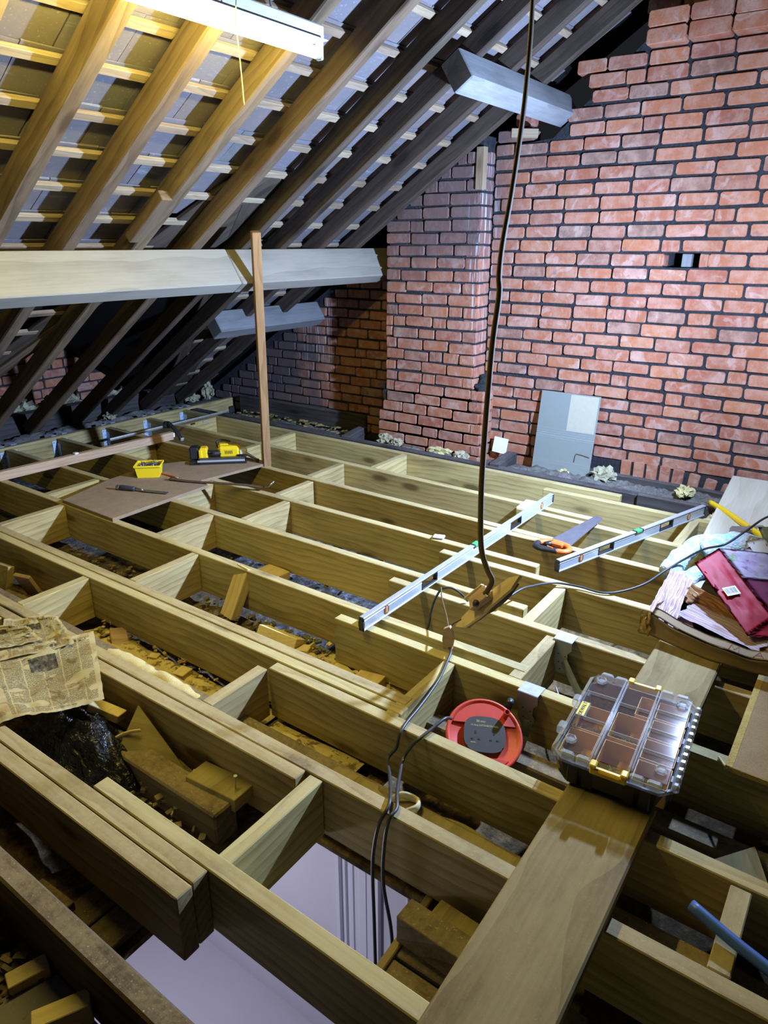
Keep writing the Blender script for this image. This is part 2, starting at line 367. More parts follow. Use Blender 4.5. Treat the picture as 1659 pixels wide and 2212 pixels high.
def lathe(bm, prof, n=24, c=(0, 0, 0), cap=True):
    rings = []
    for r, z in prof:
        rings.append([bm.verts.new((c[0] + r * math.cos(2 * math.pi * k / n), c[1] + r * math.sin(2 * math.pi * k / n), c[2] + z)) for k in range(n)])
    for A, B in zip(rings, rings[1:]):
        for k in range(n): bm.faces.new((A[k], A[(k + 1) % n], B[(k + 1) % n], B[k]))
    if cap:
        bm.faces.new(rings[0][::-1]); bm.faces.new(rings[-1])

def sheet(bm, nu, nv, fn, th=0.0008):
    g = [[bm.verts.new(fn(i / nu, j / nv)) for j in range(nv + 1)] for i in range(nu + 1)]
    fs = [bm.faces.new((g[i][j], g[i + 1][j], g[i + 1][j + 1], g[i][j + 1])) for i in range(nu) for j in range(nv)]
    uv = bm.loops.layers.uv.verify()
    for i in range(nu):
        for j in range(nv):
            f = fs[i * nv + j]
            for lp, (a, b) in zip(f.loops, ((i, j), (i + 1, j), (i + 1, j + 1), (i, j + 1))): lp[uv].uv = (a / nu, b / nv)
    if th > 0: bmesh.ops.solidify(bm, geom=fs, thickness=th)

def lump(bm, r, seed=0, sub=2, amp=0.4, freq=1.6, sq=(1, 1, 1), c=(0, 0, 0)):
    rr = bmesh.ops.create_icosphere(bm, subdivisions=sub, radius=1.0)
    for v in rr['verts']:
        q = v.co.copy(); d = 1 + amp * (noise.noise(q * freq + Vector((seed * 7.3, seed, 0))) + 0.5 * noise.noise(q * freq * 2.3 + Vector((seed, 3, seed))))
        v.co = Vector((q.x * d * r * sq[0] + c[0], q.y * d * r * sq[1] + c[1], q.z * d * r * sq[2] + c[2]))

def text_mesh(body, size, ext=0.0004):
    cu = bpy.data.curves.new('lettering', 'FONT'); cu.body = body; cu.size = size; cu.extrude = ext
    cu.align_x = 'CENTER'; cu.align_y = 'CENTER'
    o = bpy.data.objects.new('lettering', cu); COL.objects.link(o)
    bpy.context.view_layer.update()
    me = bpy.data.meshes.new_from_object(o.evaluated_get(bpy.context.evaluated_depsgraph_get()))
    bpy.data.objects.remove(o); return me
# ================================================================== SETTING
rnd = random.Random(7)
T33 = math.tan(R(33)); ZR = 3.50                    # rafter undersides: z = ZR - T33*y
def roof_z(y, off=0.0): return ZR + off - T33 * y

# ---- brick walls: mortar core plus bricks laid one by one -------------------
def brick_mesh(k):
    q = random.Random(100 + k); bm = new_bm()
    box(bm, 1.0, 1.0, 1.0, (0, 0, 0))
    for v in bm.verts: v.co += Vector((q.uniform(-.01, .01), q.uniform(-.014, .014), q.uniform(-.045, .045)))
    for v in bm.verts: v.co = Vector((v.co.x * 0.10, v.co.y * 0.215, v.co.z * 0.068))
    vedges = [e for e in bm.edges if abs(e.verts[0].co.x - e.verts[1].co.x) > 0.05]
    bmesh.ops.bevel(bm, geom=vedges, offset=q.uniform(.007, .012), segments=1, affect='EDGES')
    fe = [e for e in bm.edges if all(v.co.x < -0.04 for v in e.verts)]
    bmesh.ops.bevel(bm, geom=fe, offset=.003, segments=1, affect='EDGES')
    return bm_mesh(bm, 'brick')
BRICKS = [brick_mesh(k) for k in range(10)]
for me in BRICKS: me.materials.append(M['brick'])

def brick(parent, x, y, z, ln, h=0.068, face='x', proud=0.0, rx=0.0, name='brick'):
    """one brick; x,y,z = centre of its exposed face; face 'x' looks to -X, 'y' looks to -Y"""
    o = bpy.data.objects.new(name, BRICKS[rnd.randrange(10)]); COL.objects.link(o); o.parent = parent
    o.scale = (1, ln / 0.215, h / 0.068)
    if face == 'x':
        o.location = (x + 0.05 - proud, y, z); o.rotation_euler = (rx, rnd.uniform(-.012, .012), rnd.uniform(-.012, .012))
    else:
        o.location = (x, y + 0.05 - proud, z); o.rotation_euler = (0, 0, math.pi / 2)
    return o

def course_fill(parent, x, y0, y1, z, ok, face='x', brk=0.21, phase=0.0, ytop=None, halves=0.12):
    """lays one course from y0 to y1 at height z where ok(y0,y1,z) allows"""
    y = y0 - phase * (brk + .011); n = 0
    while y < y1 - 0.03:
        ln = brk * rnd.uniform(.95, 1.04)
        if rnd.random() < halves: ln = brk * rnd.choice((.46, .48, .6))
        a, b = max(y, y0), min(y + ln, y1)
        if y1 - b < 0.05: b = y1
        if ytop is not None and b > ytop: b = ytop
        if b - a > 0.03 and ok(a, b, z):
            c = (a + b) / 2
            if face == 'x': brick(parent, x, c, z + rnd.uniform(-.003, .003), b - a, rnd.uniform(.061, .069), 'x', rnd.uniform(-.004, .005), rnd.uniform(-.012, .012))
            else: brick(parent, c, x, z, b - a, rnd.uniform(.063, .070), 'y', rnd.uniform(-.004, .004))
            n += 1
        y = max(b, a) + rnd.uniform(.009, .017)
    return n

PITCHZ = 0.0805
# gable wall to the right of the flue
gable = thing('wall_gable', kind='structure')
bm = new_bm()
box(bm, .20, 3.64, 1.487, (4.612, .52, .5435)); box(bm, .20, 2.30, .08, (4.612, -.15, 1.327)); box(bm, .20, 1.14, .08, (4.612, 1.77, 1.327)); box(bm, .02, .4, .2, (4.75, 1.1, 1.33)); prof = [(-1.3, 1.367), (2.34, 1.367), (2.34, 1.98), (1.95, 2.02), (1.2, 2.68), (0.2, 3.25), (-1.3, 3.3)]
g2 = [[bm.verts.new((xx, y, z)) for y, z in prof] for xx in (4.512, 4.712)]
bm.faces.new(g2[0]); bm.faces.new(g2[1][::-1])
for i in range(len(prof)): bm.faces.new((g2[0][i], g2[0][(i + 1) % len(prof)], g2[1][(i + 1) % len(prof)], g2[1][i]))
obj('mortar', bm, 'mortar', gable)
def ok_g(a, b, z):
    if 1.78 < (a + b) / 2 < 2.10 and 2.03 < z < 2.30: return False             # purlin pocket
    if a < 1.19 and b > 1.01 and abs(z - 1.327) < .04: return False            # missing brick
    if z < 0.11 and a < 1.29: return False                                       # relieving arch below
    return True
k = 0; z = -0.0415; ystart = 0.42
while z < 2.95:
    if abs(z - 2.50) < .05:                                                     # corbelled course
        y = 1.42
        while y > 0.42:
            brick(gable, 4.5, y - .10, z, .205, .075, 'x', .085); y -= .217
    else:
        if abs(z - 1.327) < .041: zz = 1.327
        else: zz = z
        course_fill(gable, 4.5, ystart, 2.325, zz, ok_g, ytop=(ZR + .09 - zz - .03) / T33, phase=(0.5 * (k % 2) + rnd.uniform(-.12, .12)) % 1.0, halves=.10)
        if abs(zz - 1.327) < .001:
            brick(gable, 4.5, 1.245, zz, .09); brick(gable, 4.5, .975, zz, .05)
    z += PITCHZ; k += 1
# relieving arch of bricks on end along the foot of the wall
for i in range(9):
    y = 1.262 - i * .082; tilt = 0.0 if i < 4 else (i - 3) * .055
    o = brick(gable, 4.5, y - max(0, i - 4) * .012, .014 - (.006 * max(0, i - 3) ** 1.5), .165, .066, 'x', .002)
    o.rotation_euler = (math.pi / 2 + tilt, 0, 0)
# the bit of wall past the frame edge, one joined mesh
bm = new_bm()
for kk in range(38):
    zz = -0.10 + PITCHZ * (kk + .5); y = 0.40 - .11 * (kk % 2)
    while y > -1.1:
        if zz + .04 < roof_z(y, .05): box(bm, .1, .205, .067, (4.55, y - .105, zz), None, .004)
        y -= .217
tag(obj('brickwork', bm, 'brick', gable), kind='stuff')

# chimney breast
def slab(bm, yz, x0, x1):
    a = [[bm.verts.new((xx, y, z)) for y, z in yz] for xx in (x0, x1)]
    bm.faces.new(a[0]); bm.faces.new(a[1][::-1])
    for i in range(len(yz)): bm.faces.new((a[0][i], a[0][(i + 1) % len(yz)], a[1][(i + 1) % len(yz)], a[1][i]))
flue = thing('wall_chimney', kind='structure')
bm = new_bm()
slab(bm, [(2.341, -.1), (3.055, -.1), (3.055, roof_z(3.055, .07)), (2.341, roof_z(2.341, .07))], 4.354, 4.79); box(bm, .44, .80, .60, (4.574, 2.705, .12)); box(bm, .44, .86, .34, (4.574, 2.71, .02))
obj('mortar', bm, 'mortar', flue)
z = -0.10 + .04; k = 0
while z < 2.15:
    y0 = 2.255 if z < .43 else 2.335
    y1 = 3.075 if z > .285 else (3.105 if z > .2 else 3.145)
    course_fill(flue, 4.342, y0, y1, z, lambda a, b, zc: True, ytop=(ZR + .09 - z - .03) / T33, phase=(.5 * (k % 2) + rnd.uniform(-.1, .1)) % 1, halves=.14, brk=.208)
    # return face towards the gable wall
    if z < 1.98:
        for xx, l in ((4.385, .084), (4.468, .068)) if k % 2 else ((4.425, .155),): brick(flue, xx, y0, z, l, .066, 'y', .003)
    z += .0795; k += 1
# mortar lump where the breast steps out
bm = new_bm(); lump(bm, .06, 3, 3, .5, 2.2, (.9, .9, .6), (4.40, 2.30, .47)); lump(bm, .045, 5, 3, .5, 2.2, (.9, .7, .9), (4.45, 2.30, .52))
obj('mortar_haunch', bm, 'mortar', flue, smooth=True)

# recess wall beyond the flue
rec = thing('wall_recess', kind='structure')
bm = new_bm(); slab(bm, [(2.9, -.2), (6.3, -.2), (5.75, -.1), (2.9, roof_z(2.9, .09))], 4.692, 4.90); obj('mortar', bm, 'mortar', rec)
z = -.10 + .04; k = 0
while z < 1.6:
    course_fill(rec, 4.68, 3.05, 5.75, z, lambda a, b, zc: True, ytop=(ZR + .06 - z - .03) / T33, phase=(.5 * (k % 2) + rnd.uniform(-.1, .1)) % 1, halves=.08)
    z += .0785; k += 1

# far gable end of the rear addition, seen under the eaves
ea = thing('wall_eaves', kind='structure')
def wall_line(x): return .539 - .74 * (x - 3.498)
bm = new_bm()
pf = [(1.2, -.4), (4.75, -.4), (4.15, .06), (2.62, 1.19), (2.5, 1.15), (1.2, .3)]
g2 = [[bm.verts.new((x, yy, z)) for x, z in pf] for yy in (6.012, 6.2)]
bm.faces.new(g2[0]); bm.faces.new(g2[1][::-1])
for i in range(len(pf)): bm.faces.new((g2[0][i], g2[0][(i + 1) % len(pf)], g2[1][(i + 1) % len(pf)], g2[1][i]))
obj('mortar', bm, 'mortar', ea)
z = -.06; k = 0
while z < 1.15:
    course_fill(ea, 6.0, 1.7, 4.4, z, lambda a, b, zc: zc + .02 < wall_line((a + b) / 2), face='y', phase=(.5 * (k % 2) + rnd.uniform(-.1, .1)) % 1, halves=.2)
    z += .0805; k += 1

# ---- old loft floor (lath, plaster and dirt) with the hatch hole --------------
floor = thing('floor', kind='structure')
HX0, HX1, HY0, HY1 = 0.53, 1.235, 0.69, 1.285
bm = new_bm(); st = .05; grid = {}
def fz(x, y): return -.262 + .022 * noise.noise(Vector((x * 4, y * 4, 0))) + .014 * noise.noise(Vector((x * 13, y * 13, 4)))
def fv(i, j):
    if (i, j) not in grid:
        x, y = -.6 + i * st, -1.0 + j * st; grid[(i, j)] = bm.verts.new((x, y, fz(x, y)))
    return grid[(i, j)]
for i in range(int(5.4 / st)):
    for j in range(int(7.0 / st)):
        x, y = -.6 + (i + .5) * st, -1.0 + (j + .5) * st
        if HX0 - .03 < x < HX1 and HY0 < y < HY1 + .02: continue
        bm.faces.new((fv(i, j), fv(i + 1, j), fv(i + 1, j + 1), fv(i, j + 1)))
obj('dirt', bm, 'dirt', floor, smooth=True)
# underside board so no light leaks up through the dirt
bm = new_bm()
for x0, x1, y0, y1 in ((-.6, HX0 - .05, -1, 6), (HX1, 4.8, -1, 6), (HX0 - .05, HX1, -1, HY0), (HX0 - .05, HX1, HY1 + .01, 6)):
    box(bm, x1 - x0, y1 - y0, .02, ((x0 + x1) / 2, (y0 + y1) / 2, -.315))
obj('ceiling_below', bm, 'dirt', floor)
# old boards exposed at the hatch edges
for i in range(2):
    beam('board', (.10, 1.34 + i * .105, -.238 - .004 * (i % 2)), (.86, 1.335 + i * .105, -.240), .098, .02, 'timber_old', floor)
for i in range(3):
    beam('board', (.80 + i * .135, .24, -.215 + .004 * i), (.80 + i * .135, .685, -.215), .125, .02, 'timber_old', floor)
beam('board', (.80, .69, -.205), (1.235, .70, -.205), .022, .06, 'plank', floor)

# ---- landing under the hatch: wall with a door casing -------------------------
landing = thing('wall_landing', kind='structure')
bm = new_bm(); box(bm, .1, 5, 2.6, (2.05, 1.2, -1.62)); obj('plaster', bm, 'plaster', landing)
bm = new_bm(); box(bm, 3.4, .1, 2.6, (.35, 3.4, -1.62)); obj('plaster', bm, 'plaster', landing)
bm = new_bm(); box(bm, 3.6, 5, .1, (.3, 1.2, -2.9)); obj('landing_floor', bm, 'plaster', landing)
obj('casing_board', bxm('casing_board', .014, .27, 2.5, (0, 0, 0), .003), 'gloss_white', landing, loc=(1.993, 1.575, -1.62))
for yy, w, d in ((1.690, .030, .030), (1.650, .022, .024), (1.610, .030, .020), (1.545, .055, .018), (1.450, .018, .022), (1.290, .014, .008)):
    obj('casing_strip', bxm('casing_strip', d, w, 2.5, (0, 0, 0), .006), 'gloss_white', landing, loc=(2.0 - d / 2, yy, -1.62))

# ---- roof slope: slates on battens -------------------------------------------
roof = thing('roof_slope', kind='structure')
OFFB = .10 / math.cos(R(33)); GY = .183; Y0 = 2.485 + .02
ang = -R(33)
def valley_l(y): return 2.795 - (y - 3.057) * .458
def valley_r(y): return 3.03 + (y - 3.057) * .458
def slate_mesh(k):
    q = random.Random(k); bm = new_bm(); box(bm, .246, .43, .006, (0, 0, 0))
    for v in bm.verts:
        v.co.y += q.uniform(-.004, .004); v.co.x += q.uniform(-.002, .002)
        if v.co.z < 0 and q.random() < .5: v.co.z += q.uniform(0, .001)
    me = bm_mesh(bm, 'slate'); me.materials.append(M['slate']); return me
SL = [slate_mesh(k) for k in range(6)]
nsl = 0
for kk in range(-7, 16):
    yb = Y0 + kk * GY
    zc = roof_z(yb, OFFB)
    # batten pieces run between joins; split at the valley void
    ext = [(-.2, 4.45)]
    if yb > 3.06: ext = [(-.2, valley_l(yb) - .02), (valley_r(yb) + .03, 4.5)]
    for x0, x1 in ext:
        xs = [x0] + ([x0 + 1.9, x0 + 3.4] if x1 - x0 > 3.6 else []) + [x1]
        for a, b in zip(xs, xs[1:]):
            jy = rnd.uniform(-.008, .008)
            bmx = new_bm(); box(bmx, b - a, .036, .021, ((b - a) / 2, 0, .0105), None, .0015)
            ob = obj('batten', bmx, 'batten', roof, mw=Matrix.Translation((a, yb + jy, zc - T33 * jy + .0005)) @ Matrix.Rotation(ang, 4, 'X'))
    # slates hang from this batten down the slope
    x = -.15 + .124 * (kk % 2) + rnd.uniform(-.02, .02)
    while x < 4.5:
        cy = yb + .185 * math.cos(R(33)); q = yb + .30
        if (yb > 2.98 and valley_l(q) - .0 < x + .12 and x - .12 < valley_r(q)) or x < -.1:
            x += .25; continue
        if yb > 3.5 and x < valley_l(yb): x += .25; continue
        o = bpy.data.objects.new('slate', SL[rnd.randrange(6)]); COL.objects.link(o); o.parent = roof
        off = .0235 + .0045 + rnd.uniform(0, .002)
        c = Vector((x, yb, zc)) + Matrix.Rotation(ang, 3, 'X') @ Vector((0, .185, off + .0063))
        o.location = c; o.rotation_euler = (ang + R(1.9) + rnd.uniform(-.003, .003), rnd.uniform(-.004, .004), rnd.uniform(-.012, .012)); nsl += 1
        x += .246 + rnd.choice((.002, .003, .005, .008))
print('slates', nsl)
# underlay-less roof seen from outside: thin dark covering far above keeps the night out
bm = new_bm()
vsx = [(-.8, -1.2), (4.9, -1.2), (4.9, 3.06), (valley_r(3.06), 3.06), (valley_l(3.06), 3.06), (-.8, 3.06)]
cov = [[(-.8, -1.2), (4.95, -1.2), (4.95, 3.06), (-.8, 3.06)], [(-.8, 3.06), (2.77, 3.06), (valley_l(5.9) - .05, 5.9), (-.8, 5.9)], [(3.06, 3.06), (4.95, 3.06), (4.95, 5.9), (valley_r(5.9), 5.9)]]
for pl in cov: bm.faces.new([bm.verts.new((x, y, roof_z(y, OFFB + .075))) for x, y in pl])
bmesh.ops.solidify(bm, geom=bm.faces[:], thickness=-.02)
obj('roof_cover', bm, 'dark_void', roof)
# steep roof of the rear addition behind the valleys
bm = new_bm()
Aa, Bb = (2.90, 3.02, 1.70), (2.90, 6.1, 1.45)
def quad(bm, *p): bm.faces.new([bm.verts.new(q) for q in p])
quad(bm, (2.9, 3.02, 1.74), (2.6, 6.1, 1.21), (4.75, 6.1, -.38), (4.20, 5.6, .05), (3.2, 3.45, 1.44))
quad(bm, (2.9, 3.02, 1.74), (2.6, 6.1, 1.21), (1.0, 6.1, -.40), (2.0, 5.0, .42), (2.62, 3.45, 1.44))
bmesh.ops.solidify(bm, geom=bm.faces[:], thickness=-.02)
obj('rear_roof_lining', bm, 'dark_void', roof)
# boards lining the right valley, old and sooty
beam('valley_lining_board', (3.10, 3.06, roof_z(3.06, OFFB + .03)), (4.20, 5.45, roof_z(5.45, OFFB + .03)), .26, .02, 'rafter_dimmed', roof, up=(0, T33, 1))

# ---- ledger at the eaves, purlins, rafters, valley boards ------------------------
tag(beam('eaves_ledger', (.2, 5.20, .012), (4.675, 5.165, .015), .047, .225, 'timber'), 'long pale treated timber fixed along the eaves, carrying the metal joist hangers', 'ledger')
tag(beam('old_wall_plate', (.3, 5.56, .165), (4.67, 5.50, .15), .11, .22, 'timber_soot'), 'thick sooty old timber lying along the eaves behind the new ledger', 'wall plate')
def purlin(name, x0, x1, ytop, ztop, h, thick, mat, label, notch=()):
    # set square to the slope: face leans with the rafters
    n = Vector((0, -math.sin(R(33)), -math.cos(R(33)))); tt = Vector((0, math.cos(R(33)), -math.sin(R(33))))
    L = x1 - x0; bm = new_bm(); box(bm, L, thick, h, (L / 2, thick / 2, -h / 2), None, .006)
    mw = Matrix(((1, 0, 0, x0), (0, tt.y, -n.y, ytop), (0, tt.z, -n.z, ztop), (0, 0, 0, 1)))
    return tag(obj(name, bm, mat, mw=mw), label, 'purlin')
purlin('purlin', -.3, 2.975, 3.245, 1.392, .225, .10, 'purlin', 'long pale purlin under the rafters, left of the brown post')
purlin('purlin', 2.980, 4.675, 3.245, 1.390, .222, .10, 'purlin', 'pale purlin under the rafters from the brown post to the brick recess')
purlin('purlin', 3.26, 4.60, 1.905, 2.262, .150, .115, 'purlin_grey', 'short grey purlin sawn off high up, its end let into the brick gable')
purlin('purlin', 3.52, 4.675, 4.03, .965, .165, .115, 'purlin_grey', 'short grey purlin sawn off below the long purlin, beside the brick recess')

RX = [(.48, 'rafter'), (.90, 'rafter'), (1.31, 'rafter'), (1.68, 'rafter'), (2.03, 'rafter'), (2.425, 'rafter'), (2.80, 'rafter'), (3.165, 'rafter_dimmed'), (3.50, 'rafter_dimmed'), (3.88, 'rafter_dimmed'), (4.27, 'rafter_dimmed')]
RL = ['rafter at the left edge of the roof, over the pale purlin', 'second rafter in from the left edge of the roof', 'yellow-lit rafter cut by the top left corner of the photo',
      'yellow-lit rafter crossing behind the left part of the lit tube', 'rough yellow-brown rafter with a rope-like scarred edge under the lit tube', 'yellow-brown rafter with the short wood block at its foot above the purlin',
      'brown rafter passing just right of the lit tube end and left of the post', 'dark rafter meeting the purlin at the head of the brown post', 'dark rafter, first to the right of the brown post',
      'dark rafter, second one from the brick gable, notched over both grey purlins', 'last dark rafter, running close along the brick gable and flue']
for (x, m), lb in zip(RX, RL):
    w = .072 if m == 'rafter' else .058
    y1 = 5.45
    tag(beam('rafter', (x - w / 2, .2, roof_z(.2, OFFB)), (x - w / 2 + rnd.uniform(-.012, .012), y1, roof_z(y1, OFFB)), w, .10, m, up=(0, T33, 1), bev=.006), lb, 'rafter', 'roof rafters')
tag(beam('rafter_block', (2.325, 2.93, roof_z(2.93, .055)), (2.325, 3.22, roof_z(3.22, .055)), .06, .05, 'rafter', up=(0, T33, 1)), 'short wood block nailed beside a rafter just above the pale purlin', 'block')
# valley board, left
tag(beam('valley_board', (2.93, 2.86, roof_z(2.86, OFFB + .03)), (1.95, 5.0, roof_z(5.0, OFFB + .03)), .24, .022, 'rafter_dimmed', up=(0, T33, 1)), 'wide dark valley board slanting down behind the rafters and the pale purlin', 'board')
tag(beam('valley_rafter', (2.62, 3.62, roof_z(3.62, OFFB + .10)), (2.02, 4.93, roof_z(4.93, OFFB + .10)), .06, .10, 'rafter', up=(0, T33, 1)), 'brown valley rafter slanting down to the left under the pale purlin', 'rafter')
tag(beam('valley_board', (3.13, 2.92, roof_z(2.92, OFFB + .030)), (2.80, 3.62, roof_z(3.62, OFFB + .030)), .36, .018, 'rafter_dimmed', up=(0, T33, 1)), 'short wide dark board filling the head of the valley above the pale purlin', 'board')
# lead flashing along the valley
bm = new_bm()
sheet(bm, 40, 3, lambda u, v: Vector((2.885 - .80 * u + .035 * v + .012 * noise.noise(Vector((u * 30, v * 2, 1))), 2.85 + 1.75 * u + .05 * v, roof_z(2.85 + 1.75 * u + .05 * v, OFFB + .008) + .008 * noise.noise(Vector((u * 24, v * 3, 7))))), .002)
tag(obj('valley_flashing', bm, 'galv_dull', smooth=True), 'crumpled grey lead strip showing along the top edge of the valley board', 'flashing')
# gable verge timbers
tag(beam('flue_wedge', (4.33, 2.35, 1.985), (4.33, 2.35, 1.74), .055, .05, 'batten', up=(-1, 0, 0)), 'short upright wood piece packed on top corner of the brick flue', 'block')
tag(beam('flue_wedge', (4.36, 2.16, 2.07), (4.44, 2.02, 2.065), .06, .05, 'batten'), 'small grey wood packing under the end of the upper grey purlin', 'block')
tag(beam('vent_prop', (4.585, 1.09, 1.289), (4.585, 1.09, 1.362), .055, .05, 'purlin_grey', up=(-1, 0, 0)), 'grey wood piece standing inside the missing-brick hole in the gable', 'block')
# ================================================================== NEW FLOOR FRAME
def joist(x, y0, y1, label, mat='timber', x2=None, z=0.0, d=.205, w=.047):
    x2 = x if x2 is None else x2
    return tag(beam('floor_joist', (x + w / 2, y0, z), (x2 + w / 2, y1, z), w, d, mat), label, 'joist', 'new floor joists')
YL = 5.148
joist(4.045, 1.146, YL, 'new joist nearest the brick gable, running to the eaves ledger', x2=4.05)
joist(3.575, 1.124, YL, 'second new joist from the brick gable, eaves half', x2=3.66)
joist(3.175, 1.125, YL, 'third new joist from the brick gable, eaves half, at the foot of the brown post', x2=3.26)
joist(2.835, 1.146, YL, 'fourth new joist from the gable, eaves half, its sawn end right of the dangling wood', x2=2.83)
joist(2.425, 1.02, YL, 'fifth new joist from the gable, eaves half, passing under the hardboard sheet')
joist(2.010, .82, YL, 'sixth new joist from the gable, eaves half, at the near edge of the hardboard sheet', x2=2.03)
joist(3.900, .60, 1.578, 'lapped joist next to the brick gable with its sawn end behind the towel', x2=3.905)
joist(3.430, -.55, 1.565, 'lapped joist under the far end of the long level and the saw blade', x2=3.498)
joist(3.125, -.55, 1.604, 'lapped joist under the handle of the saw')
joist(2.722, -.55, 1.610, 'lapped joist starting left of the green vial of the long level')
joist(2.300, -.55, 1.634, 'lapped joist carrying the farther metal hanger strap', x2=2.322)
joist(1.915, -.55, 1.616, 'lapped joist under the near end of the long level, carrying the nearer hanger strap')
joist(1.490, -.55, 1.581, 'front board of the triple beam, running on past the cable reel under the plank', x2=1.502)
joist(1.556, 1.045, YL, 'middle board of the triple beam left of the cable reel', x2=1.550)
joist(1.607, 1.060, YL, 'rear board of the triple beam left of the cable reel', x2=1.600)
joist(1.185, -.55, 3.6, 'rear board of the double beam at the hatch, running on under the plank', x2=1.192)
joist(1.140, 1.125, YL, 'front board of the double beam beside the newspaper, ending at the hatch', x2=1.130)
joist(.780, -.55, 1.57, 'near joist crossing the open hatch, cut by the bottom edge of the photo', x2=.793)
joist(.741, 1.088, 4.6, 'middle board of the nearest triple beam, ending over the hatch')
joist(.690, 1.084, 4.6, 'front board of the nearest triple beam, sawn end over the lilac hatch')

def noggin(x0, x1, y, label, d=.20, w=.047):
    return tag(beam('noggin', (x0 + .001, y + w / 2, -.002), (x1 - .001, y + w / 2, -.002), w, d, 'timber'), label, 'noggin', 'noggins between the joists')
noggin(3.665, 4.045, 2.682, 'noggin by the gable joist, right of the post and level with the flue')
noggin(3.675, 4.045, 3.757, 'noggin by the gable joist, just right of the brown post')
noggin(3.685, 4.045, 4.69, 'noggin by the gable joist, left of the post beside the steel clamp')
noggin(3.27, 3.610, 2.912, 'noggin in the second bay from the gable, below and right of the post')
noggin(3.285, 3.635, 3.74, 'noggin in the second bay from the gable, behind the post foot and the nail gun')
noggin(2.885, 3.195, 2.832, 'noggin in the third bay from the gable, near the crowbar claw')
noggin(2.882, 3.225, 4.462, 'noggin in the third bay from the gable, behind the nail gun beside the clamped batten')
noggin(2.475, 2.83, 2.698, 'noggin with a grey knot in the fourth bay from the gable, right of the hardboard')
noggin(2.475, 2.83, 3.36, 'noggin half hidden under the hardboard sheet below the crowbar')
noggin(2.065, 2.425, 2.902, 'noggin in the fifth bay from the gable, at the right corner of the hardboard')
noggin(2.072, 2.425, 3.982, 'noggin left of the hardboard sheet and the yellow nail box')
noggin(1.652, 2.018, 2.554, 'noggin in the sixth bay from the gable, left of the upright offcut')
noggin(1.648, 2.025, 3.719, 'noggin in the sixth bay from the gable, near the left edge below the hardboard')
noggin(1.238, 1.553, 2.754, 'noggin behind the newspaper, left end of the sawdust bay')
noggin(1.235, 1.498, 1.581, 'noggin between the double and triple beams, right end of the sawdust bay')
noggin(.790, 1.138, 2.72, 'noggin at the left edge of the photo behind the newspaper')
noggin(.832, 1.185, 1.058, 'noggin at the edge of the open hatch')
noggin(2.347, 2.722, .95, 'noggin right of the dangling wood, on the far side of the farther hanger strap')
noggin(1.962, 2.300, .816, 'noggin between the two hanging metal straps')
noggin(1.540, 1.915, 1.05, 'noggin with cables lying over it beside the red reel')
noggin(3.485, 3.90, .66, 'noggin under the far end of the short level')
noggin(1.235, 1.488, .0, 'noggin in the dark bay right of the plank, beneath the blue pipe')

# joist hangers on the ledger
def hanger(x, label):
    t = thing('joist_hanger', label, 'hanger', (x, 5.1745 - (x - .2) * .0078, 0), 0, 'joist hangers on the eaves ledger')
    for s in (-1, 1):
        bm = new_bm(); box(bm, .040, .0025, .17, (s * .044, -.001, -.10)); obj('nailing_plate', bm, 'galv_blue', t)
        bm = new_bm(); box(bm, .002, .045, .16, (s * .0255, -.0235, -.115)); obj('cheek', bm, 'galv_blue', t)
        bm = new_bm(); box(bm, .040, .058, .0025, (s * .044, .022, .0275)); obj('top_flange', bm, 'galv_blue', t)
    bm = new_bm(); box(bm, .053, .045, .002, (0, -.0235, -.2075)); obj('seat', bm, 'galv_blue', t)
    bm = new_bm()
    for s in (-1, 1):
        for i in range(5): box(bm, .006, .002, .006, (s * .044 + (.008 if i % 2 else -.008), -.0026, -.03 - i * .032))
    tag(obj('nail_holes', bm, 'black', t), kind='stuff')
for x, w in ((4.074, 'nearest the gable'), (3.684, 'second from the gable'), (3.284, 'third from the gable'), (2.853, 'fourth from the gable'), (2.449, 'fifth from the gable'), (2.054, 'sixth from the gable, at the left edge')):
    hanger(x, 'blue-grey steel joist hanger on the eaves ledger, ' + w)

# ---- old ceiling joists lying lower between the new ones --------------------------
def old(name, p0, p1, w, d, label, mat='timber_old', cat='old joist'):
    o = beam(name, p0, p1, w, d, mat, bev=.006)
    return tag(o, label, cat)
old('old_ceiling_joist', (.518, -.5, -.045), (.536, 4.8, -.045), .055, .20, 'old dirty joist running down the lower left corner beside the hatch')
old('old_ceiling_joist', (1.035, 1.31, -.125), (1.03, 4.8, -.125), .085, .12, 'short old broken joist end lying in the bay with the black plastic')
old('old_ceiling_joist', (1.345, -.2, -.125), (1.345, 4.8, -.125), .075, .12, 'old joist under sawdust in the bay between the double and triple beams')
old('old_ceiling_joist', (1.76, -.4, -.14), (1.76, 2.3, -.14), .075, .12, 'dark old joist in the bay under the red cable reel')
old('old_ceiling_joist', (4.150, -.2, .006), (4.150, 5.1, .006), .062, .15, 'dark sooty old joist along the brick gable behind the last new joist', 'timber_soot')
old('old_packing_timber', (4.105, .62, .022), (4.105, 1.06, .022), .035, .11, 'dark board on edge between last joist and rubble at the gable', 'timber_soot', 'board')
old('old_trimmer', (4.14, 3.33, .018), (4.46, 3.40, .018), .075, .13, 'grey old cross timber at the left foot of the flue', 'timber_soot', 'timber')
old('old_trimmer', (4.13, 2.03, .028), (4.47, 2.06, .028), .075, .13, 'grey old cross timber at the right foot of the flue', 'timber_soot', 'timber')
old('old_wall_timber', (4.49, .2, .0), (4.49, 1.62, -.005), .05, .10, 'sooty timber along the wall foot under the brick arch', 'timber_soot', 'timber')
old('old_wall_timber', (4.64, 3.50, .06), (4.64, 5.0, .06), .05, .16, 'dark board along the foot of the brick recess, left of the flue', 'timber_soot', 'board')
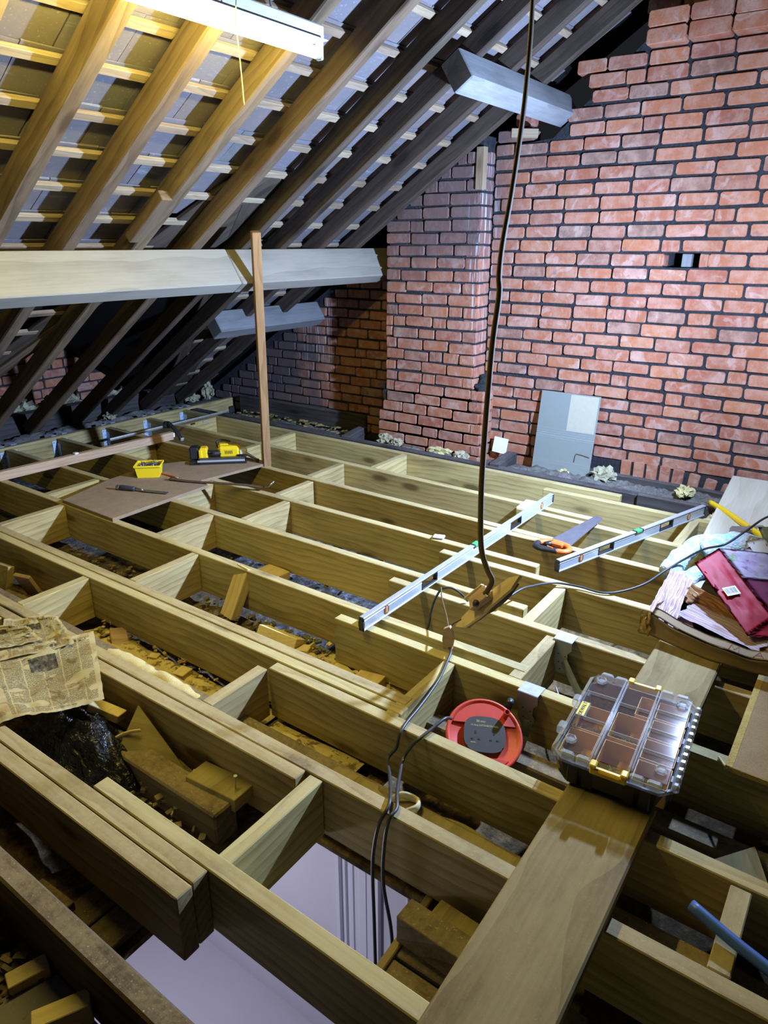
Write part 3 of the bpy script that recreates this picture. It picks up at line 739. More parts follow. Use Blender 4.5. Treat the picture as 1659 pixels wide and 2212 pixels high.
old('old_wall_timber', (4.30, 3.55, -.03), (4.30, 4.85, -.03), .05, .10, 'dark board behind the post, in front of the brick recess', 'timber_soot', 'board')
tag(bpy.data.objects[-1] if False else beam('recess_tray', (4.47, 3.5, -.10), (4.47, 4.95, -.10), .28, .02, 'timber_soot'), 'sooty board with debris on it between the dark timbers of the recess', 'board')

# rubble along the gable foot
def patch(name, x0, x1, y0, y1, z, amp, mat, nu, nv, seed, label=None, cat=None, parent=None, edge=.25, freq=9.0, kind='stuff'):
    bm = new_bm()
    def fn(u, v):
        x, y = x0 + (x1 - x0) * u, y0 + (y1 - y0) * v
        e = min(1, min(u, 1 - u) / edge) * min(1, min(v, 1 - v) / edge)
        h = amp * (.55 + .6 * noise.noise(Vector((x * freq, y * freq, seed))) + .45 * noise.noise(Vector((x * freq * 3, y * freq * 3, seed + 2))))
        wv = .03 * noise.noise(Vector((x * 7, y * 7, seed + 9)))
        return Vector((x + wv * (1 - e), y + wv * (1 - e), z + max(0, h) * e - .012 * (1 - e)))
    sheet(bm, nu, nv, fn, 0)
    o = obj(name, bm, mat, parent, smooth=True)
    return tag(o, label, cat, kind=kind)
patch('rubble', 4.20, 4.455, .15, 2.23, -.045, .055, 'rubble', 22, 120, 1, 'grey mortar rubble heaped along the foot of the brick gable', 'rubble')
patch('rubble', 4.19, 4.33, 2.26, 3.3, -.05, .055, 'rubble', 22, 70, 2, 'grey rubble at the foot of the flue', 'rubble')
patch('rubble', 4.335, 4.605, 3.55, 4.9, -.10, .03, 'rubble', 14, 60, 3, 'dirt and twigs lying in the recess tray', 'debris')
patch('rubble', .4, 4.75, 5.27, 5.44, -.02, .06, 'rubble', 140, 14, 4, 'dirt lying between eaves ledger and old wall plate', 'debris')

def tuft(x, y, z, r, seed, label, mat='wool', sq=(1, 1, .7)):
    bm = new_bm()
    lump(bm, r, seed, 3, .75, 2.6, sq); 
    for i in range(3): lump(bm, r * .55, seed + i + 1, 2, .8, 3.0, sq, (r * .8 * math.cos(seed + i * 2.1), r * .8 * math.sin(seed + i * 2.1), -r * .15))
    return tag(obj('wool_tuft', bm, mat, loc=(x, y, z)), label, 'insulation', 'tufts of mineral wool')
tuft(4.33, 3.07, .0, .055, 1, 'grey-green wool tuft at the left corner of the flue foot')
tuft(4.31, 2.95, -.01, .04, 2, 'small wool tuft right of the one at the flue corner')
tuft(4.28, 2.55, -.01, .05, 3, 'pale yellow wool roll in front of the flue foot', 'wool_yellow', (.6, 1.8, .55))
tuft(4.27, 2.36, -.01, .045, 4, 'wool tuft at the right end of the flue foot')
tuft(4.36, 1.36, .015, .065, 5, 'large grey wool tuft right of the leaning glass')
tuft(4.33, 1.62, -.01, .03, 6, 'small beige wool scrap before the leaning glass', 'wool_yellow')
tuft(4.30, .84, .02, .045, 7, 'yellow wool tuft near the far end of the short level', 'wool_yellow')
tuft(4.02, .58, -.03, .06, 8, 'yellow wool tuft under the yellow handle', 'wool_yellow')
tuft(4.50, 5.30, .09, .065, 9, 'pale wool tuft at the right end of the old wall plate', 'wool', (.6, .6, 1.1))
tuft(4.30, 5.32, .06, .06, 10, 'wool tuft on the old wall plate, second from its right end')
tuft(3.45, 5.36, .03, .045, 11, 'small wool tuft in front of the old wall plate near the middle')
tuft(3.3, 5.75, .12, .11, 12, 'dirty wool tuft behind the old wall plate between two rafter feet')
tuft(2.95, 5.8, .10, .12, 13, 'dirty wool tuft behind the old wall plate, near the left edge')
tuft(2.62, 5.75, .06, .11, 14, 'dirty wool tuft at far left below the brick gable end')
tuft(3.75, 5.7, .10, .10, 15, 'dirty wool tuft behind the old wall plate, right of the rafter feet')
# ================================================================== LAMP, CABLES
t = thing('strip_light', 'lit fluorescent strip light hanging under the rafters at top left', 'lamp', (1.575, 1.95, 2.075))
obj('tube', (lambda bm: (sweep(bm, [Vector((-.735, 0, 0)), Vector((.730, 0, 0))], .019, n=16), bm)[1])(new_bm()), 'tube', t, smooth=False)
obj('housing', bxm('housing', 1.51, .050, .050, (0, .004, .062), .006), 'enamel', t)
obj('reflector_strip', bxm('reflector_strip', 1.49, .10, .003, (0, .004, .0345), .001), 'enamel', t)
for s in (-1, 1):
    bm = new_bm(); box(bm, .016, .030, .060, (s * .748, 0, .008), None, .004); obj('lamp_holder', bm, 'enamel', t)
    bm = new_bm(); sweep(bm, [Vector((s * .723, 0, 0)), Vector((s * .740, 0, 0))], .0205, n=16); obj('end_cap', bm, 'galv', t)
for xx in (-.5, .5): obj('hanger_hook', (lambda bm: (sweep(bm, [Vector((xx, 0, .085)), Vector((xx, .01, .16))], .003), bm)[1])(new_bm()), 'galv_dull', t)

def cable(name, pts, r, mat, label, cat='cable', flat=None, twist=0.0, per=8, group=None):
    bm = new_bm(); sweep(bm, catmull(pts, per), r, flat or r, 8, twist=twist)
    return tag(obj(name, bm, mat, smooth=True), label, cat, group)
cable('hanging_cable', [(2.0, .955, 2.30), (2.0, .951, 2.012), (2.0, .951, 1.9), (2.0, .958, 1.75), (2.0, .978, 1.56), (2.0, .998, 1.42), (2.0, 1.004, 1.33), (2.0, 1.000, 1.27), (2.0, 1.015, 1.1), (2.0, 1.025, .75), (2.0, 1.022, .55), (2.0, 1.012, .43), (2.0, .985, .36), (2.0, .965, .325), (2.0, .978, .285), (2.0, .99, .262)], .0045, 'cable_brown', 'long flat brown cable hanging from above down to the dangling wood', flat=.010, twist=1.4)
# dangling ceiling-rose board
ax = (Vector((2.0, .876, .355)) - Vector((2.04, 1.12, .070))).normalized()
t = thing('dangling_rose_board', 'splintered piece of lath with a wooden block, dangling on the brown cable', 'wood piece', mw=frame((2.04, 1.12, .070), (2.0, .876, .355), (-.7, .25, .65)))
def ragged(L, w, seed):
    q = random.Random(seed); n = 9
    a = [(L * i / n, w * (.5 - .35 * abs(i / n - .45) ** 1.5) + q.uniform(-.006, .006)) for i in range(n + 1)]
    b = [(L * i / n, -w * (.5 - .3 * abs(i / n - .5)) + q.uniform(-.005, .005)) for i in range(n + 1)]
    a[0] = (-.008, .004); a[-1] = (L + .012, .004); return a + b[1:-1][::-1]
bm = new_bm(); prism(bm, ragged(.385, .058, 4)[::-1], -.012, 0); obj('lath', bm, 'fresh', t)
bm = new_bm(); prism(bm, ragged(.34, .040, 9)[::-1], -.034, -.013); obj('dark_splinter', bm, 'timber_old', t)
bm = new_bm(); box(bm, .105, .050, .030, (.19, .018, .017), None, .003); obj('rose_block', bm, 'pink_timber', t)
bm = new_bm(); box(bm, .115, .010, .016, (.17, .052, .028), None, .003); obj('block_edge', bm, 'fresh', t)
bm = new_bm(); lathe(bm, [(.013, 0), (.013, .012), (.006, .016)], 14, (.185, -.004, .030)); obj('screw_terminal', bm, 'black', t)
t = thing('dangling_wood_scrap', 'small pale wood scrap dangling below the splintered lath over the cables', 'wood piece', (1.98, 1.118, .002))
bm = new_bm(); prism(bm, [(-.016, 0), (.016, .004), (.022, .05), (.012, .088), (.004, .100), (-.018, .086), (-.022, .04)], -.008, .008)
obj('scrap', bm, 'pink_timber', t, mw=Matrix(((.2, 0, .98, 0), (-.98, 0, .2, 0), (0, 1, 0, 0), (0, 0, 0, 1))))
cable('lead_wire', [(2.02, 1.09, .12), (2.0, 1.115, .10), (1.985, 1.118, .085)], .003, 'cable_brown', 'short brown wire joining the splintered lath and the small wood scrap')
cable('thin_lead', [(2.268, 1.325, .078), (2.2, 1.28, .07), (2.1, 1.20, .065), (2.0, 1.13, .075)], .0028, 'cable_brown', 'thin brown wire slanting down to the small dangling scrap')
# two leads over the noggin and down through the hatch
cable('cable', [(1.985, 1.122, .010), (1.955, 1.092, .013), (1.90, 1.075, .006), (1.80, 1.045, .006), (1.70, 1.025, .006), (1.60, 1.01, .007), (1.525, 1.0, .010), (1.475, .992, .002), (1.468, 1.0, -.05), (1.45, 1.02, -.09), (1.36, .95, -.05), (1.25, .87, .004), (1.20, .842, .012), (1.168, .848, -.02), (1.160, .860, -.10), (1.158, .865, -.2), (1.155, .858, -.4), (1.15, .85, -.7), (1.13, .84, -1.2), (1.1, .8, -2.0)], .0052, 'cable', 'dark cable lying along the noggin, over the joists and down into the hatch, left one')
cable('cable', [(1.64, .905, -.005), (1.60, .905, .02), (1.54, .915, .016), (1.49, .925, .009), (1.470, .940, -.01), (1.44, .955, -.05), (1.37, .92, -.04), (1.26, .855, .004), (1.21, .822, .010), (1.175, .822, .0), (1.162, .828, -.08), (1.160, .830, -.22), (1.165, .805, -.4), (1.160, .800, -.6), (1.13, .815, -.9), (1.08, .8, -1.8)], .0052, 'cable', 'dark cable from the red reel over the joists and down into the hatch, right one')
cable('cable', [(2.34, 1.235, .010), (2.318, 1.262, .05), (2.295, 1.29, .075), (2.275, 1.325, .068), (2.268, 1.35, .02), (2.268, 1.368, -.04), (2.26, 1.385, -.14), (2.24, 1.43, -.19), (2.16, 1.5, -.2)], .0048, 'cable', 'grey cable looping over a joist near the middle of the long level')
cable('cable', [(2.36, 1.10, .02), (2.42, 1.082, .045), (2.50, 1.065, .052), (2.573, 1.049, .040), (2.64, 1.03, .028), (2.70, .99, .020), (2.735, .90, .014), (2.745, .80, .010), (2.80, .73, .016), (2.90, .665, .030), (3.02, .62, .055), (3.10, .56, .10), (3.12, .49, .16), (3.12, .41, .205), (3.3, .36, .22), (3.58, .31, .21), (3.8, .2, .2)], .0050, 'cable', 'dark cable running from the dangling wood across joists to the pink bag')
cable('hanging_string', [(1.86, 1.90, 2.235), (1.862, 1.895, 2.15), (1.858, 1.90, 2.08), (1.862, 1.90, 2.03), (1.868, 1.90, 1.93), (1.872, 1.90, 1.845)], .0022, 'string', 'thin straw-coloured string hanging from a rafter beside the strip light', 'string')

# brown post
t = tag(beam('post', (3.290, 3.335, -.20), (2.992, 3.005, 1.475), .050, .050, 'post', up=(-.55, -.83, 0)), 'upright brown timber post standing from the floor joists to the purlin', 'post')

# ---- cable reel -------------------------------------------------------------------
t = thing('cable_reel', 'red cable reel with dark socket plate standing tilted between joists', 'cable reel', mw=Matrix.Translation((1.700, .815, -.070)) @ Matrix.Rotation(R(-22), 4, 'Y') @ Matrix.Rotation(R(20), 4, 'X') @ Matrix.Rotation(R(-62), 4, 'Z'))
Rr = .123
bm = new_bm(); lathe(bm, [(Rr - .012, -.012), (Rr, -.006), (Rr + .003, .004), (Rr, .010), (Rr - .007, .010), (Rr - .012, .002), (.03, -.004)], 48); obj('flange', bm, 'red', t, smooth=True)
bm = new_bm(); lathe(bm, [(Rr * .93, -.105), (Rr, -.100), (Rr, -.09), (.07, -.088), (.07, -.012), (.02, -.011)], 40); obj('drum', bm, 'black', t, smooth=True)
bm = new_bm()
for i in range(6): lathe(bm, [(.095 + .004 * (i % 2), -.082 + .012 * i), (.105, -.076 + .012 * i), (.095, -.070 + .012 * i)], 32, cap=False)
obj('wound_cable', bm, 'cable', t, smooth=True)
bm = new_bm(); pts = []
for i in range(25):
    a = R(20 + 140 * i / 24); pts.append(((Rr - .014) * math.cos(a), (Rr - .014) * math.sin(a)))
prism(bm, pts, .001, .007); obj('raised_segment', bm, 'red', t)
bm = new_bm(); pts = []
for i in range(25):
    a = R(215 + 100 * i / 24); pts.append(((Rr - .014) * math.cos(a), (Rr - .014) * math.sin(a)))
prism(bm, pts, .001, .005); obj('raised_segment', bm, 'red', t)
bm = new_bm(); pts = []
for i in range(48):
    a = 2 * math.pi * i / 48; c, s_ = math.cos(a), math.sin(a); e = 2 / 3.0
    pts.append((.068 * math.copysign(abs(c) ** e, c), .060 * math.copysign(abs(s_) ** e, s_)))
prism(bm, pts, -.002, .013); es = [e for e in bm.edges if all(v.co.z > .012 for v in e.verts)]; bmesh.ops.bevel(bm, geom=es, offset=.003, segments=2, affect='EDGES')
pl = obj('socket_plate', bm, 'socket', t)
for cx in (-.030, .030):
    for dx, dy, w, h in ((0, .016, .0045, .0085), (-.011, -.006, .0075, .005), (.011, -.006, .0075, .005)):
        obj('socket_hole', bxm('socket_hole', w, h, .002, (cx + dx, dy - .012, .0128), 0), 'black', pl)
for s, sz, y, x in (('30 mtr', .0115, .042, -.012), ('13 Amp EXTENSION REEL', .0082, .028, .0)):
    tm = text_mesh(s, sz, .0002); obj('lettering', tm, 'string', pl, loc=(x, y, .0133))
obj('scratch_mark', bxm('scratch_mark', .016, .0015, .0004, (-.038, -.030, .0134), 0), 'string', pl)
bm = new_bm(); lathe(bm, [(.0095, 0), (.0105, .034), (.0085, .036), (.0070, .034), (.0070, .01)], 20, (.070, .072, .004), cap=False); obj('handle_peg', bm, 'red', t, smooth=True)
bm = new_bm(); lathe(bm, [(.024, .0012), (.024, .004), (.021, .004), (.020, .0016)], 24, (-.080, -.062, .0)); obj('finger_hole', bm, 'black', t)
bm = new_bm(); sweep(bm, [Vector((.088, .095, -.16)), Vector((.088, .12, -.05)), Vector((.088, .125, .012))], .0125, n=16); obj('stand_tube', bm, 'black', t, smooth=True)
bm = new_bm(); sweep(bm, catmull([(.02, -.135, -.11), (.08, -.125, -.10), (.125, -.07, -.10), (.13, 0, -.10)], 6), .011, n=12); obj('stand_foot', bm, 'black', t, smooth=True)

# ---- hanger straps hooked over joists ------------------------------------------------
def strap(x, y, jx, tail, label):
    t = thing('hanger_strap', label, 'metal strap', (x, y, .0))
    bm = new_bm(); box(bm, .062, .074, .0018, (.020, 0, .004)); obj('top_fold', bm, 'galv', t)
    # scalloped plate against the joist face (towards -X)
    out = [(-.037, .004), (.037, .004), (.037, -.030), (.025, -.045), (.024, -.075), (.034, -.090), (.032, -.115), (.012, -.135), (-.010, -.135), (-.020, -.110), (-.030, -.095), (-.026, -.065), (-.037, -.038)]
    bm = new_bm(); prism(bm, out, -.0009, .0009)
    f = Matrix(((0, 0, -1, -.0125), (-1, 0, 0, 0), (0, 1, 0, 0), (0, 0, 0, 1)))
    pl = obj('scalloped_plate', bm, 'galv_dull', t, mw=f)
    bm = new_bm()
    for px, py in ((-.012, -.055), (.016, -.060), (.020, -.100), (-.008, -.090), (.0, -.118)): lathe(bm, [(.0028, .0008), (.0028, .0013)], 8, (px, py, 0))
    tag(obj('nail_holes', bm, 'black', pl), kind='stuff')
    bm = new_bm(); box(bm, .002, .072, .045, (.050, 0, -.018)); obj('rear_lip', bm, 'galv', t)
    bm = new_bm(); sweep(bm, [Vector(p) for p in tail], .0012, .016, 4, up=(1, 0, 0)); obj('leg_strap', bm, 'galv_dull', t)
strap(1.905, .757, 1.915, [(-.015, -.012, -.10), (-.022, -.004, -.16), (-.06, .004, -.235)], 'perforated steel strap hooked over a joist just right of the red reel')
strap(2.293, .790, 2.30, [(-.013, -.012, -.08), (-.05, -.075, -.14), (-.11, -.165, -.205), (-.15, -.215, -.235)], 'perforated steel strap hooked over the next joist, its long leg slanting towards the clear case')
cable('bent_nail_rod', [(2.02, .64, -.16), (2.13, .72, -.155), (2.20, .77, -.15)], .003, 'alu', 'thin bright rod lying in the bay between the two straps', 'rod')

# ---- spirit levels ----------------------------------------------------------------------
def level(p0, p1, L, label):
    t = thing('spirit_level', label, 'spirit level', mw=frame(p0, p1))
    H, w = .060, .024
    obj('top_flange', bxm('top_flange', L, w, .007, (L / 2, 0, H - .0035), .0012), 'alu', t)
    obj('bottom_flange', bxm('bottom_flange', L, w, .007, (L / 2, 0, .0035), .0012), 'alu', t)
    hs = [(.265 * L, .125), (.735 * L, .125)] if L > 1.5 else [(.285 * L, .12), (.70 * L, .12)]
    x = .006
    for hx, hw in hs + [(L + .06, .12)]:
        a, b = x, min(hx - hw / 2, L - .006)
        obj('web', bxm('web', b - a, .016, H - .014, ((a + b) / 2, 0, H / 2), .0005), 'alu', t)
        obj('web_rib', bxm('web_rib', b - a, .0185, .003, ((a + b) / 2, 0, H * .70), .0005), 'alu', t)
        x = hx + hw / 2
    for hx, hw in hs:
        fr = thing('grip_frame'); fr.parent = t; fr.matrix_local = Matrix.Translation((hx, 0, H / 2))
        for sx in (-1, 1): obj('frame_side', bxm('frame_side', .007, .021, H - .016, (sx * (hw / 2 - .0035), 0, 0), .001), 'black', fr)
        for sz in (-1, 1): obj('frame_bar', bxm('frame_bar', hw, .021, .006, (0, 0, sz * (H / 2 - .010)), .001), 'black', fr)
    for vx in (.085 * L if L > 1.5 else .13 * L, .915 * L if L > 1.5 else .87 * L):
        bm = new_bm(); pts = []
        for i in range(8):
            a = R(22.5 + 45 * i); pts.append((.0205 * math.cos(a) * .80, .0205 * math.sin(a)))
        prism(bm, pts, -.0105, .0105); v = obj('vial_frame', bm, 'copper', t, mw=Matrix.Translation((vx, 0, H / 2)) @ Matrix.Rotation(R(90), 4, 'X'))
        bm = new_bm(); box(bm, .014, .030, .0222, (0, 0, 0), None, .003); obj('vial', bm, 'vial', v)
        bm = new_bm(); box(bm, .004, .032, .0226, (0, 0, 0), None, .001); obj('vial_mark', bm, 'copper', v)
    c = obj('centre_vial_cradle', bxm('centre_vial_cradle', .070, .0245, .018, (L / 2, 0, H - .0075), .002), 'black', t)
    obj('centre_vial', bxm('centre_vial', .046, .027, .015, (L / 2, 0, H - .0052), .003), 'green', c)
    for xe, s in ((0, -1), (L, 1)):
        e = obj('end_cap', bxm('end_cap', .009, .0255, H + .001, (xe + s * .001, 0, H / 2), .003), 'black', t)
        obj('cap_slot', bxm('cap_slot', .010, .0262, .026, (xe + s * .0012, 0, H / 2), .001), 'socket', e)
level((1.899, 1.462, .001), (3.701, 1.437, .001), 1.80, 'long aluminium spirit level lying on edge across the joists in mid floor')
level((2.845, 1.048, .001), (4.008, .668, .001), 1.22, 'shorter aluminium spirit level on edge near the pink bag and brick wall')

# ---- hand saw ------------------------------------------------------------------------------
mw = Matrix.Translation((3.115, 1.135, .012)) @ Matrix.Rotation(R(-2.5), 4, 'Z') @ Matrix.Rotation(R(-1.5), 4, 'Y')
t = thing('hand_saw', 'hand saw with orange and black handle lying across the joists between the levels', 'saw', mw=mw)
bm = new_bm(); prism(bm, [(.0, -.035), (.0, .085), (.455, .020), (.468, .014), (.466, -.022), (.45, -.030)], -.0006, .0006)
bl = obj('blade', bm, plain('worn_saw_blade', (.16, .155, .18), .45, .5, var=.3, scale=25), t)
bm = new_bm(); n = 64
for i in range(n):
    x0 = .01 + .44 * i / n; x1 = .01 + .44 * (i + 1) / n; yb = -.0352 + .005 * (i / n)
    bm.faces.new([bm.verts.new(q) for q in ((x0, yb, 0), (x1, yb, 0), ((x0 + x1) / 2, yb - .004, 0))])
tag(obj('teeth', bm, 'steel', bl), kind='stuff')
bm = new_bm(); lp = [(.012, -.028), (.025, .02), (.022, .065), (.0, .098), (-.035, .112), (-.070, .105), (-.082, .075), (-.074, .03), (-.066, -.015), (-.052, -.042), (-.022, -.050)]
cl = catmull(lp + lp[:1], 5)[:-1]
sweep(bm, [Vector((p.x, p.y, 0)) for p in cl], .012, .0155, 10, closed=True); obj('handle', bm, 'orange', t, smooth=True)
bm = new_bm(); box(bm, .030, .075, .024, (.004, .03, 0), None, .006); obj('handle_cheek', bm, 'orange', t)
bm = new_bm(); sweep(bm, catmull([(-.030, .1125, 0), (-.070, .106, 0), (-.083, .075, 0), (-.075, .03, 0), (-.068, -.008, 0)], 5), .0138, .0172, 10); g = obj('grip', bm, 'black', t, smooth=True)
bm = new_bm(); box(bm, .006, .036, .008, (-.0735, .030, .0135), Matrix.Rotation(R(-12), 3, 'Z'), .002); obj('grip_inlay', bm, 'orange', g)
bm = new_bm(); sweep(bm, [Vector((.012, .052, 0)), Vector((-.030, .074, 0))], .013, .015, 10); obj('thumb_rest', bm, 'black', t, smooth=True)

# ---- hardboard sheet with tools ------------------------------------------------------------------
HB = .0185
t = thing('hardboard_sheet', 'notched brown hardboard sheet lying on the joists under the nail gun', 'board', (2.0, 3.2, .001))
bm = new_bm(); prism(bm, [(.028, .065), (.720, .080), (.750, .195), (1.275, .110), (1.30, .160), (1.275, .42), (.78, .72), (.42, .68), (.038, .565)], .0, .018)
es = [e for e in bm.edges if all(v.co.z > .017 for v in e.verts)]; bmesh.ops.bevel(bm, geom=es, offset=.002, segments=1, affect='EDGES')
obj('sheet', bm, 'hardboard', t)
# nail tub
t = thing('nail_tub', 'yellow plastic tub full of screws on the hardboard sheet', 'tub', (2.63, 3.735, HB + .001), R(-48))
bm = new_bm(); hw, hd, hh, th = .078, .060, .080, .003
def ringv(z, sx, sy): return [bm.verts.new((a * sx, b * sy, z)) for a, b in ((-1, -1), (1, -1), (1, 1), (-1, 1))]
A = ringv(0, hw * .86, hd * .86); B = ringv(hh, hw, hd); Cc = ringv(hh, hw - th, hd - th); D = ringv(.004, hw * .86 - th, hd * .86 - th)
for P_, Q_ in ((A, B), (B, Cc), (Cc, D)):
    for i in range(4): bm.faces.new((P_[i], P_[(i + 1) % 4], Q_[(i + 1) % 4], Q_[i]))
bm.faces.new(A[::-1]); bm.faces.new(D); obj('tub_wall', bm, 'yellow_bright', t)
for a, b, c, d in ((0, hd + .003, hw * 2 + .012, .006), (0, -hd - .003, hw * 2 + .012, .006)): obj('rim', bxm('rim', c, d, .012, (a, b, hh - .004), .0015), 'yellow_bright', t)
for a in (hw + .003, -hw - .003): obj('rim', bxm('rim', .006, hd * 2, .012, (a, 0, hh - .004), .0015), 'yellow_bright', t)
q = random.Random(3); bm = new_bm()
for i in range(170):
    c = Vector((q.uniform(-.062, .062), q.uniform(-.046, .046), q.uniform(.060, .079))); d = Vector((q.uniform(-1, 1), q.uniform(-1, 1), q.uniform(-.3, .9))).normalized() * .017
    sweep(bm, [c - d, c + d], .0014, n=5)
tag(obj('screws', bm, 'steel', t), kind='stuff')
# chisel
t = thing('chisel', 'wood chisel with black handle and steel cap lying on the hardboard', 'chisel', mw=frame((2.335, 3.665, HB + .017), (2.462, 3.345, HB + .012)))
def lay(prof): 
    bm = new_bm(); lathe(bm, prof, 14)
    for v in bm.verts: v.co = Vector((v.co.z, v.co.x, v.co.y))
    return bm
obj('striking_cap', lay([(.012, 0), (.0145, .003), (.0145, .020), (.013, .022)]), 'steel', t, smooth=False)
obj('handle', lay([(.013, .022), (.0165, .035), (.0165, .075), (.0145, .10), (.0155, .118), (.011, .128)]), plain('blue_black_grip', (.045, .05, .065), .55), t, smooth=True)
obj('ferrule', lay([(.0105, .126), (.009, .14), (.006, .165), (.005, .18)]), 'steel', t, smooth=True)
bm = new_bm(); prism(bm, [(.165, -.006), (.19, -.013), (.335, -.013), (.345, -.013), (.345, .013), (.335, .013), (.19, .013), (.165, .006)], -.006, -.002); obj('blade', bm, 'steel', t)
# pencil
t = thing('pencil', 'red carpenter pencil on the hardboard behind the crowbar', 'pencil', mw=frame((2.69, 3.70, HB + .006), (2.69, 3.545, HB + .006)))
bm = new_bm(); box(bm, .15, .010, .007, (.075, 0, 0), None, .002); obj('shaft', bm, 'rubber_red', t)
obj('tip', bxm('tip', .02, .006, .005, (.158, 0, 0), .001), 'fresh', t)
# crowbar
t = thing('crowbar', 'rusty flat crowbar lying half off the hardboard sheet', 'crowbar', (0, 0, 0))
pts = catmull([(2.640, 3.535, HB + .016), (2.655, 3.49, HB + .010), (2.70, 3.37, HB + .008), (2.76, 3.22, HB + .012), (2.82, 3.07, HB + .014), (2.852, 2.985, HB + .010), (2.875, 2.935, HB + .012), (2.892, 2.905, HB + .034)], 6)
bm = new_bm(); sweep(bm, pts, .006, .013, 8); obj('bar', bm, 'rust', t, smooth=True)
bm = new_bm(); 
for s in (-1, 1): sweep(bm, [Vector((2.868, 2.945, HB + .010)), Vector((2.882 + s * .010, 2.915 + s * .006, HB + .022)), Vector((2.896 + s * .016, 2.895 + s * .008, HB + .046))], .005, .011, 6)
obj('claw', bm, 'steel', t, smooth=True)
bm = new_bm(); box(bm, .03, .034, .010, (2.642, 3.53, HB + .013), Matrix.Rotation(R(20), 3, 'Z'), .003); obj('flat_end', bm, 'rust', t)

# ---- cordless nail gun ------------------------------------------------------------------------------
mw = frame((2.985, 3.735, HB), (3.285, 3.415, HB))
t = thing('nail_gun', 'yellow and black cordless nail gun lying on its side on the hardboard', 'nail gun', mw=mw)
obj('magazine', bxm('magazine', .36, .040, .022, (.185, -.055, .012), .003), 'black', t)
obj('magazine_rail', bxm('magazine_rail', .315, .010, .014, (.195, -.077, .026), .002), 'alu', t)
obj('magazine_cover', bxm('magazine_cover', .30, .030, .016, (.20, -.050, .032), .003), 'socket', t)
obj('foot_end', bxm('foot_end', .07, .060, .020, (.022, -.045, .011), .003), 'black', t)
b = obj('battery', bxm('battery', .062, .090, .085, (.012, .025, .062), .010), 'black', t)
for i in range(5): obj('battery_rib', bxm('battery_rib', .070, .008, .060, (.012, -.010 + i * .017, .064), .002), 'black_rubber', b)
obj('battery_mount', bxm('battery_mount', .055, .075, .085, (.075, .012, .060), .010), 'yellow', t)
obj('mount_collar', bxm('mount_collar', .026, .090, .070, (.056, .012, .056), .006), 'yellow', t)
bm = new_bm(); sweep(bm, catmull([(.095, .012, .06), (.135, .006, .055), (.175, .012, .055), (.205, .02, .062)], 5), .024, .026, 12); obj('grip', bm, 'black', t, smooth=True)
bm = new_bm(); sweep(bm, catmull([(.12, -.018, .07), (.13, -.032, .075), (.15, -.038, .075)], 4), .006, .010, 8); obj('trigger', bm, 'black', t, smooth=True)
bm = new_bm(); box(bm, .150, .080, .085, (.245, .030, .062), None, .018); hb = obj('motor_housing', bm, 'yellow', t)
bm = new_bm(); box(bm, .08, .07, .05, (.205, .065, .085), Matrix.Rotation(R(14), 3, 'Z'), .014); obj('rear_housing', bm, 'yellow', t)
for i in range(5): obj('vent_slot', bxm('vent_slot', .004, .003, .022, (.222 + i * .011, -.0108, .066), 0), 'black', hb)
bm = new_bm(); sweep(bm, catmull([(.165, .06, .085), (.16, .085, .115), (.20, .095, .125), (.25, .08, .118)], 5), .007, n=8); obj('rafter_hook', bm, 'black', t, smooth=True)
obj('nose_housing', bxm('nose_housing', .055, .062, .060, (.338, .020, .052), .010), 'enamel', t)
bm = new_bm(); sweep(bm, [Vector((.345, .01, .058)), Vector((.385, -.020, .040)), Vector((.425, -.045, .020))], .010, .012, 8); obj('nose', bm, 'galv', t, smooth=True)
bm = new_bm(); sweep(bm, catmull([(.30, -.015, .045), (.36, -.035, .05), (.41, -.05, .03), (.44, -.06, .016)], 5), .005, n=8); obj('contact_rod', bm, 'black', t, smooth=True)
obj('contact_tip', bxm('contact_tip', .022, .028, .020, (.437, -.056, .014), .004), 'black', t)

# ---- clamped batten -----------------------------------------------------------------------------------
tag(beam('loose_batten', (1.70, 4.49, .062), (3.335, 4.395, .062), .045, .060, 'pink_timber'), 'long pinkish brown batten lying across the joists at left, clamped at its end', 'batten')
t = thing('bar_clamp', 'long steel bar clamp with black jaws gripping the end of the pinkish batten', 'clamp', (0, 0, 0))
bm = new_bm(); sweep(bm, [Vector((2.90, 4.548, .068)), Vector((4.13, 4.575, .062))], .011, .0035, 4, up=(0, 0, 1)); obj('bar', bm, 'galv_dull', t)
for x, y, dy in ((3.41, 4.548, -.0), (4.12, 4.575, 0)):
    pass
bm = new_bm(); box(bm, .050, .030, .055, (4.115, 4.565, .072), None, .006); obj('fixed_jaw', bm, 'black', t)
bm = new_bm(); box(bm, .045, .036, .05, (3.40, 4.53, .085), None, .006); j = obj('sliding_jaw', bm, 'black', t)
bm = new_bm(); sweep(bm, catmull([(3.40, 4.51, .10), (3.397, 4.45, .075), (3.395, 4.40, .035), (3.393, 4.36, -.008)], 5), .014, .017, 10); obj('jaw_arm', bm, 'black', j, smooth=True)
bm = new_bm(); box(bm, .030, .014, .026, (3.393, 4.352, -.005), Matrix.Rotation(R(20), 3, 'X'), .004); obj('jaw_pad', bm, 'galv', j)
obj('white_pad', bxm('white_pad', .045, .012, .035, (3.342, 4.40, .030), .004), 'white', t)
obj('clip', bxm('clip', .03, .03, .012, (2.55, 4.43, .068), .003), 'white', t)
obj('latch_pin', bxm('latch_pin', .05, .018, .012, (3.76, 4.50, .046), .004), 'galv', t)
# ================================================================== PLANK, CASE, PAPER, DEBRIS
tag(beam('scaffold_plank', (-.05, .352, .0395), (2.75, .372, .0395), .222, .038, 'plank', bev=.005), 'wide dusty scaffold plank lying across the joists under the clear case', 'plank')

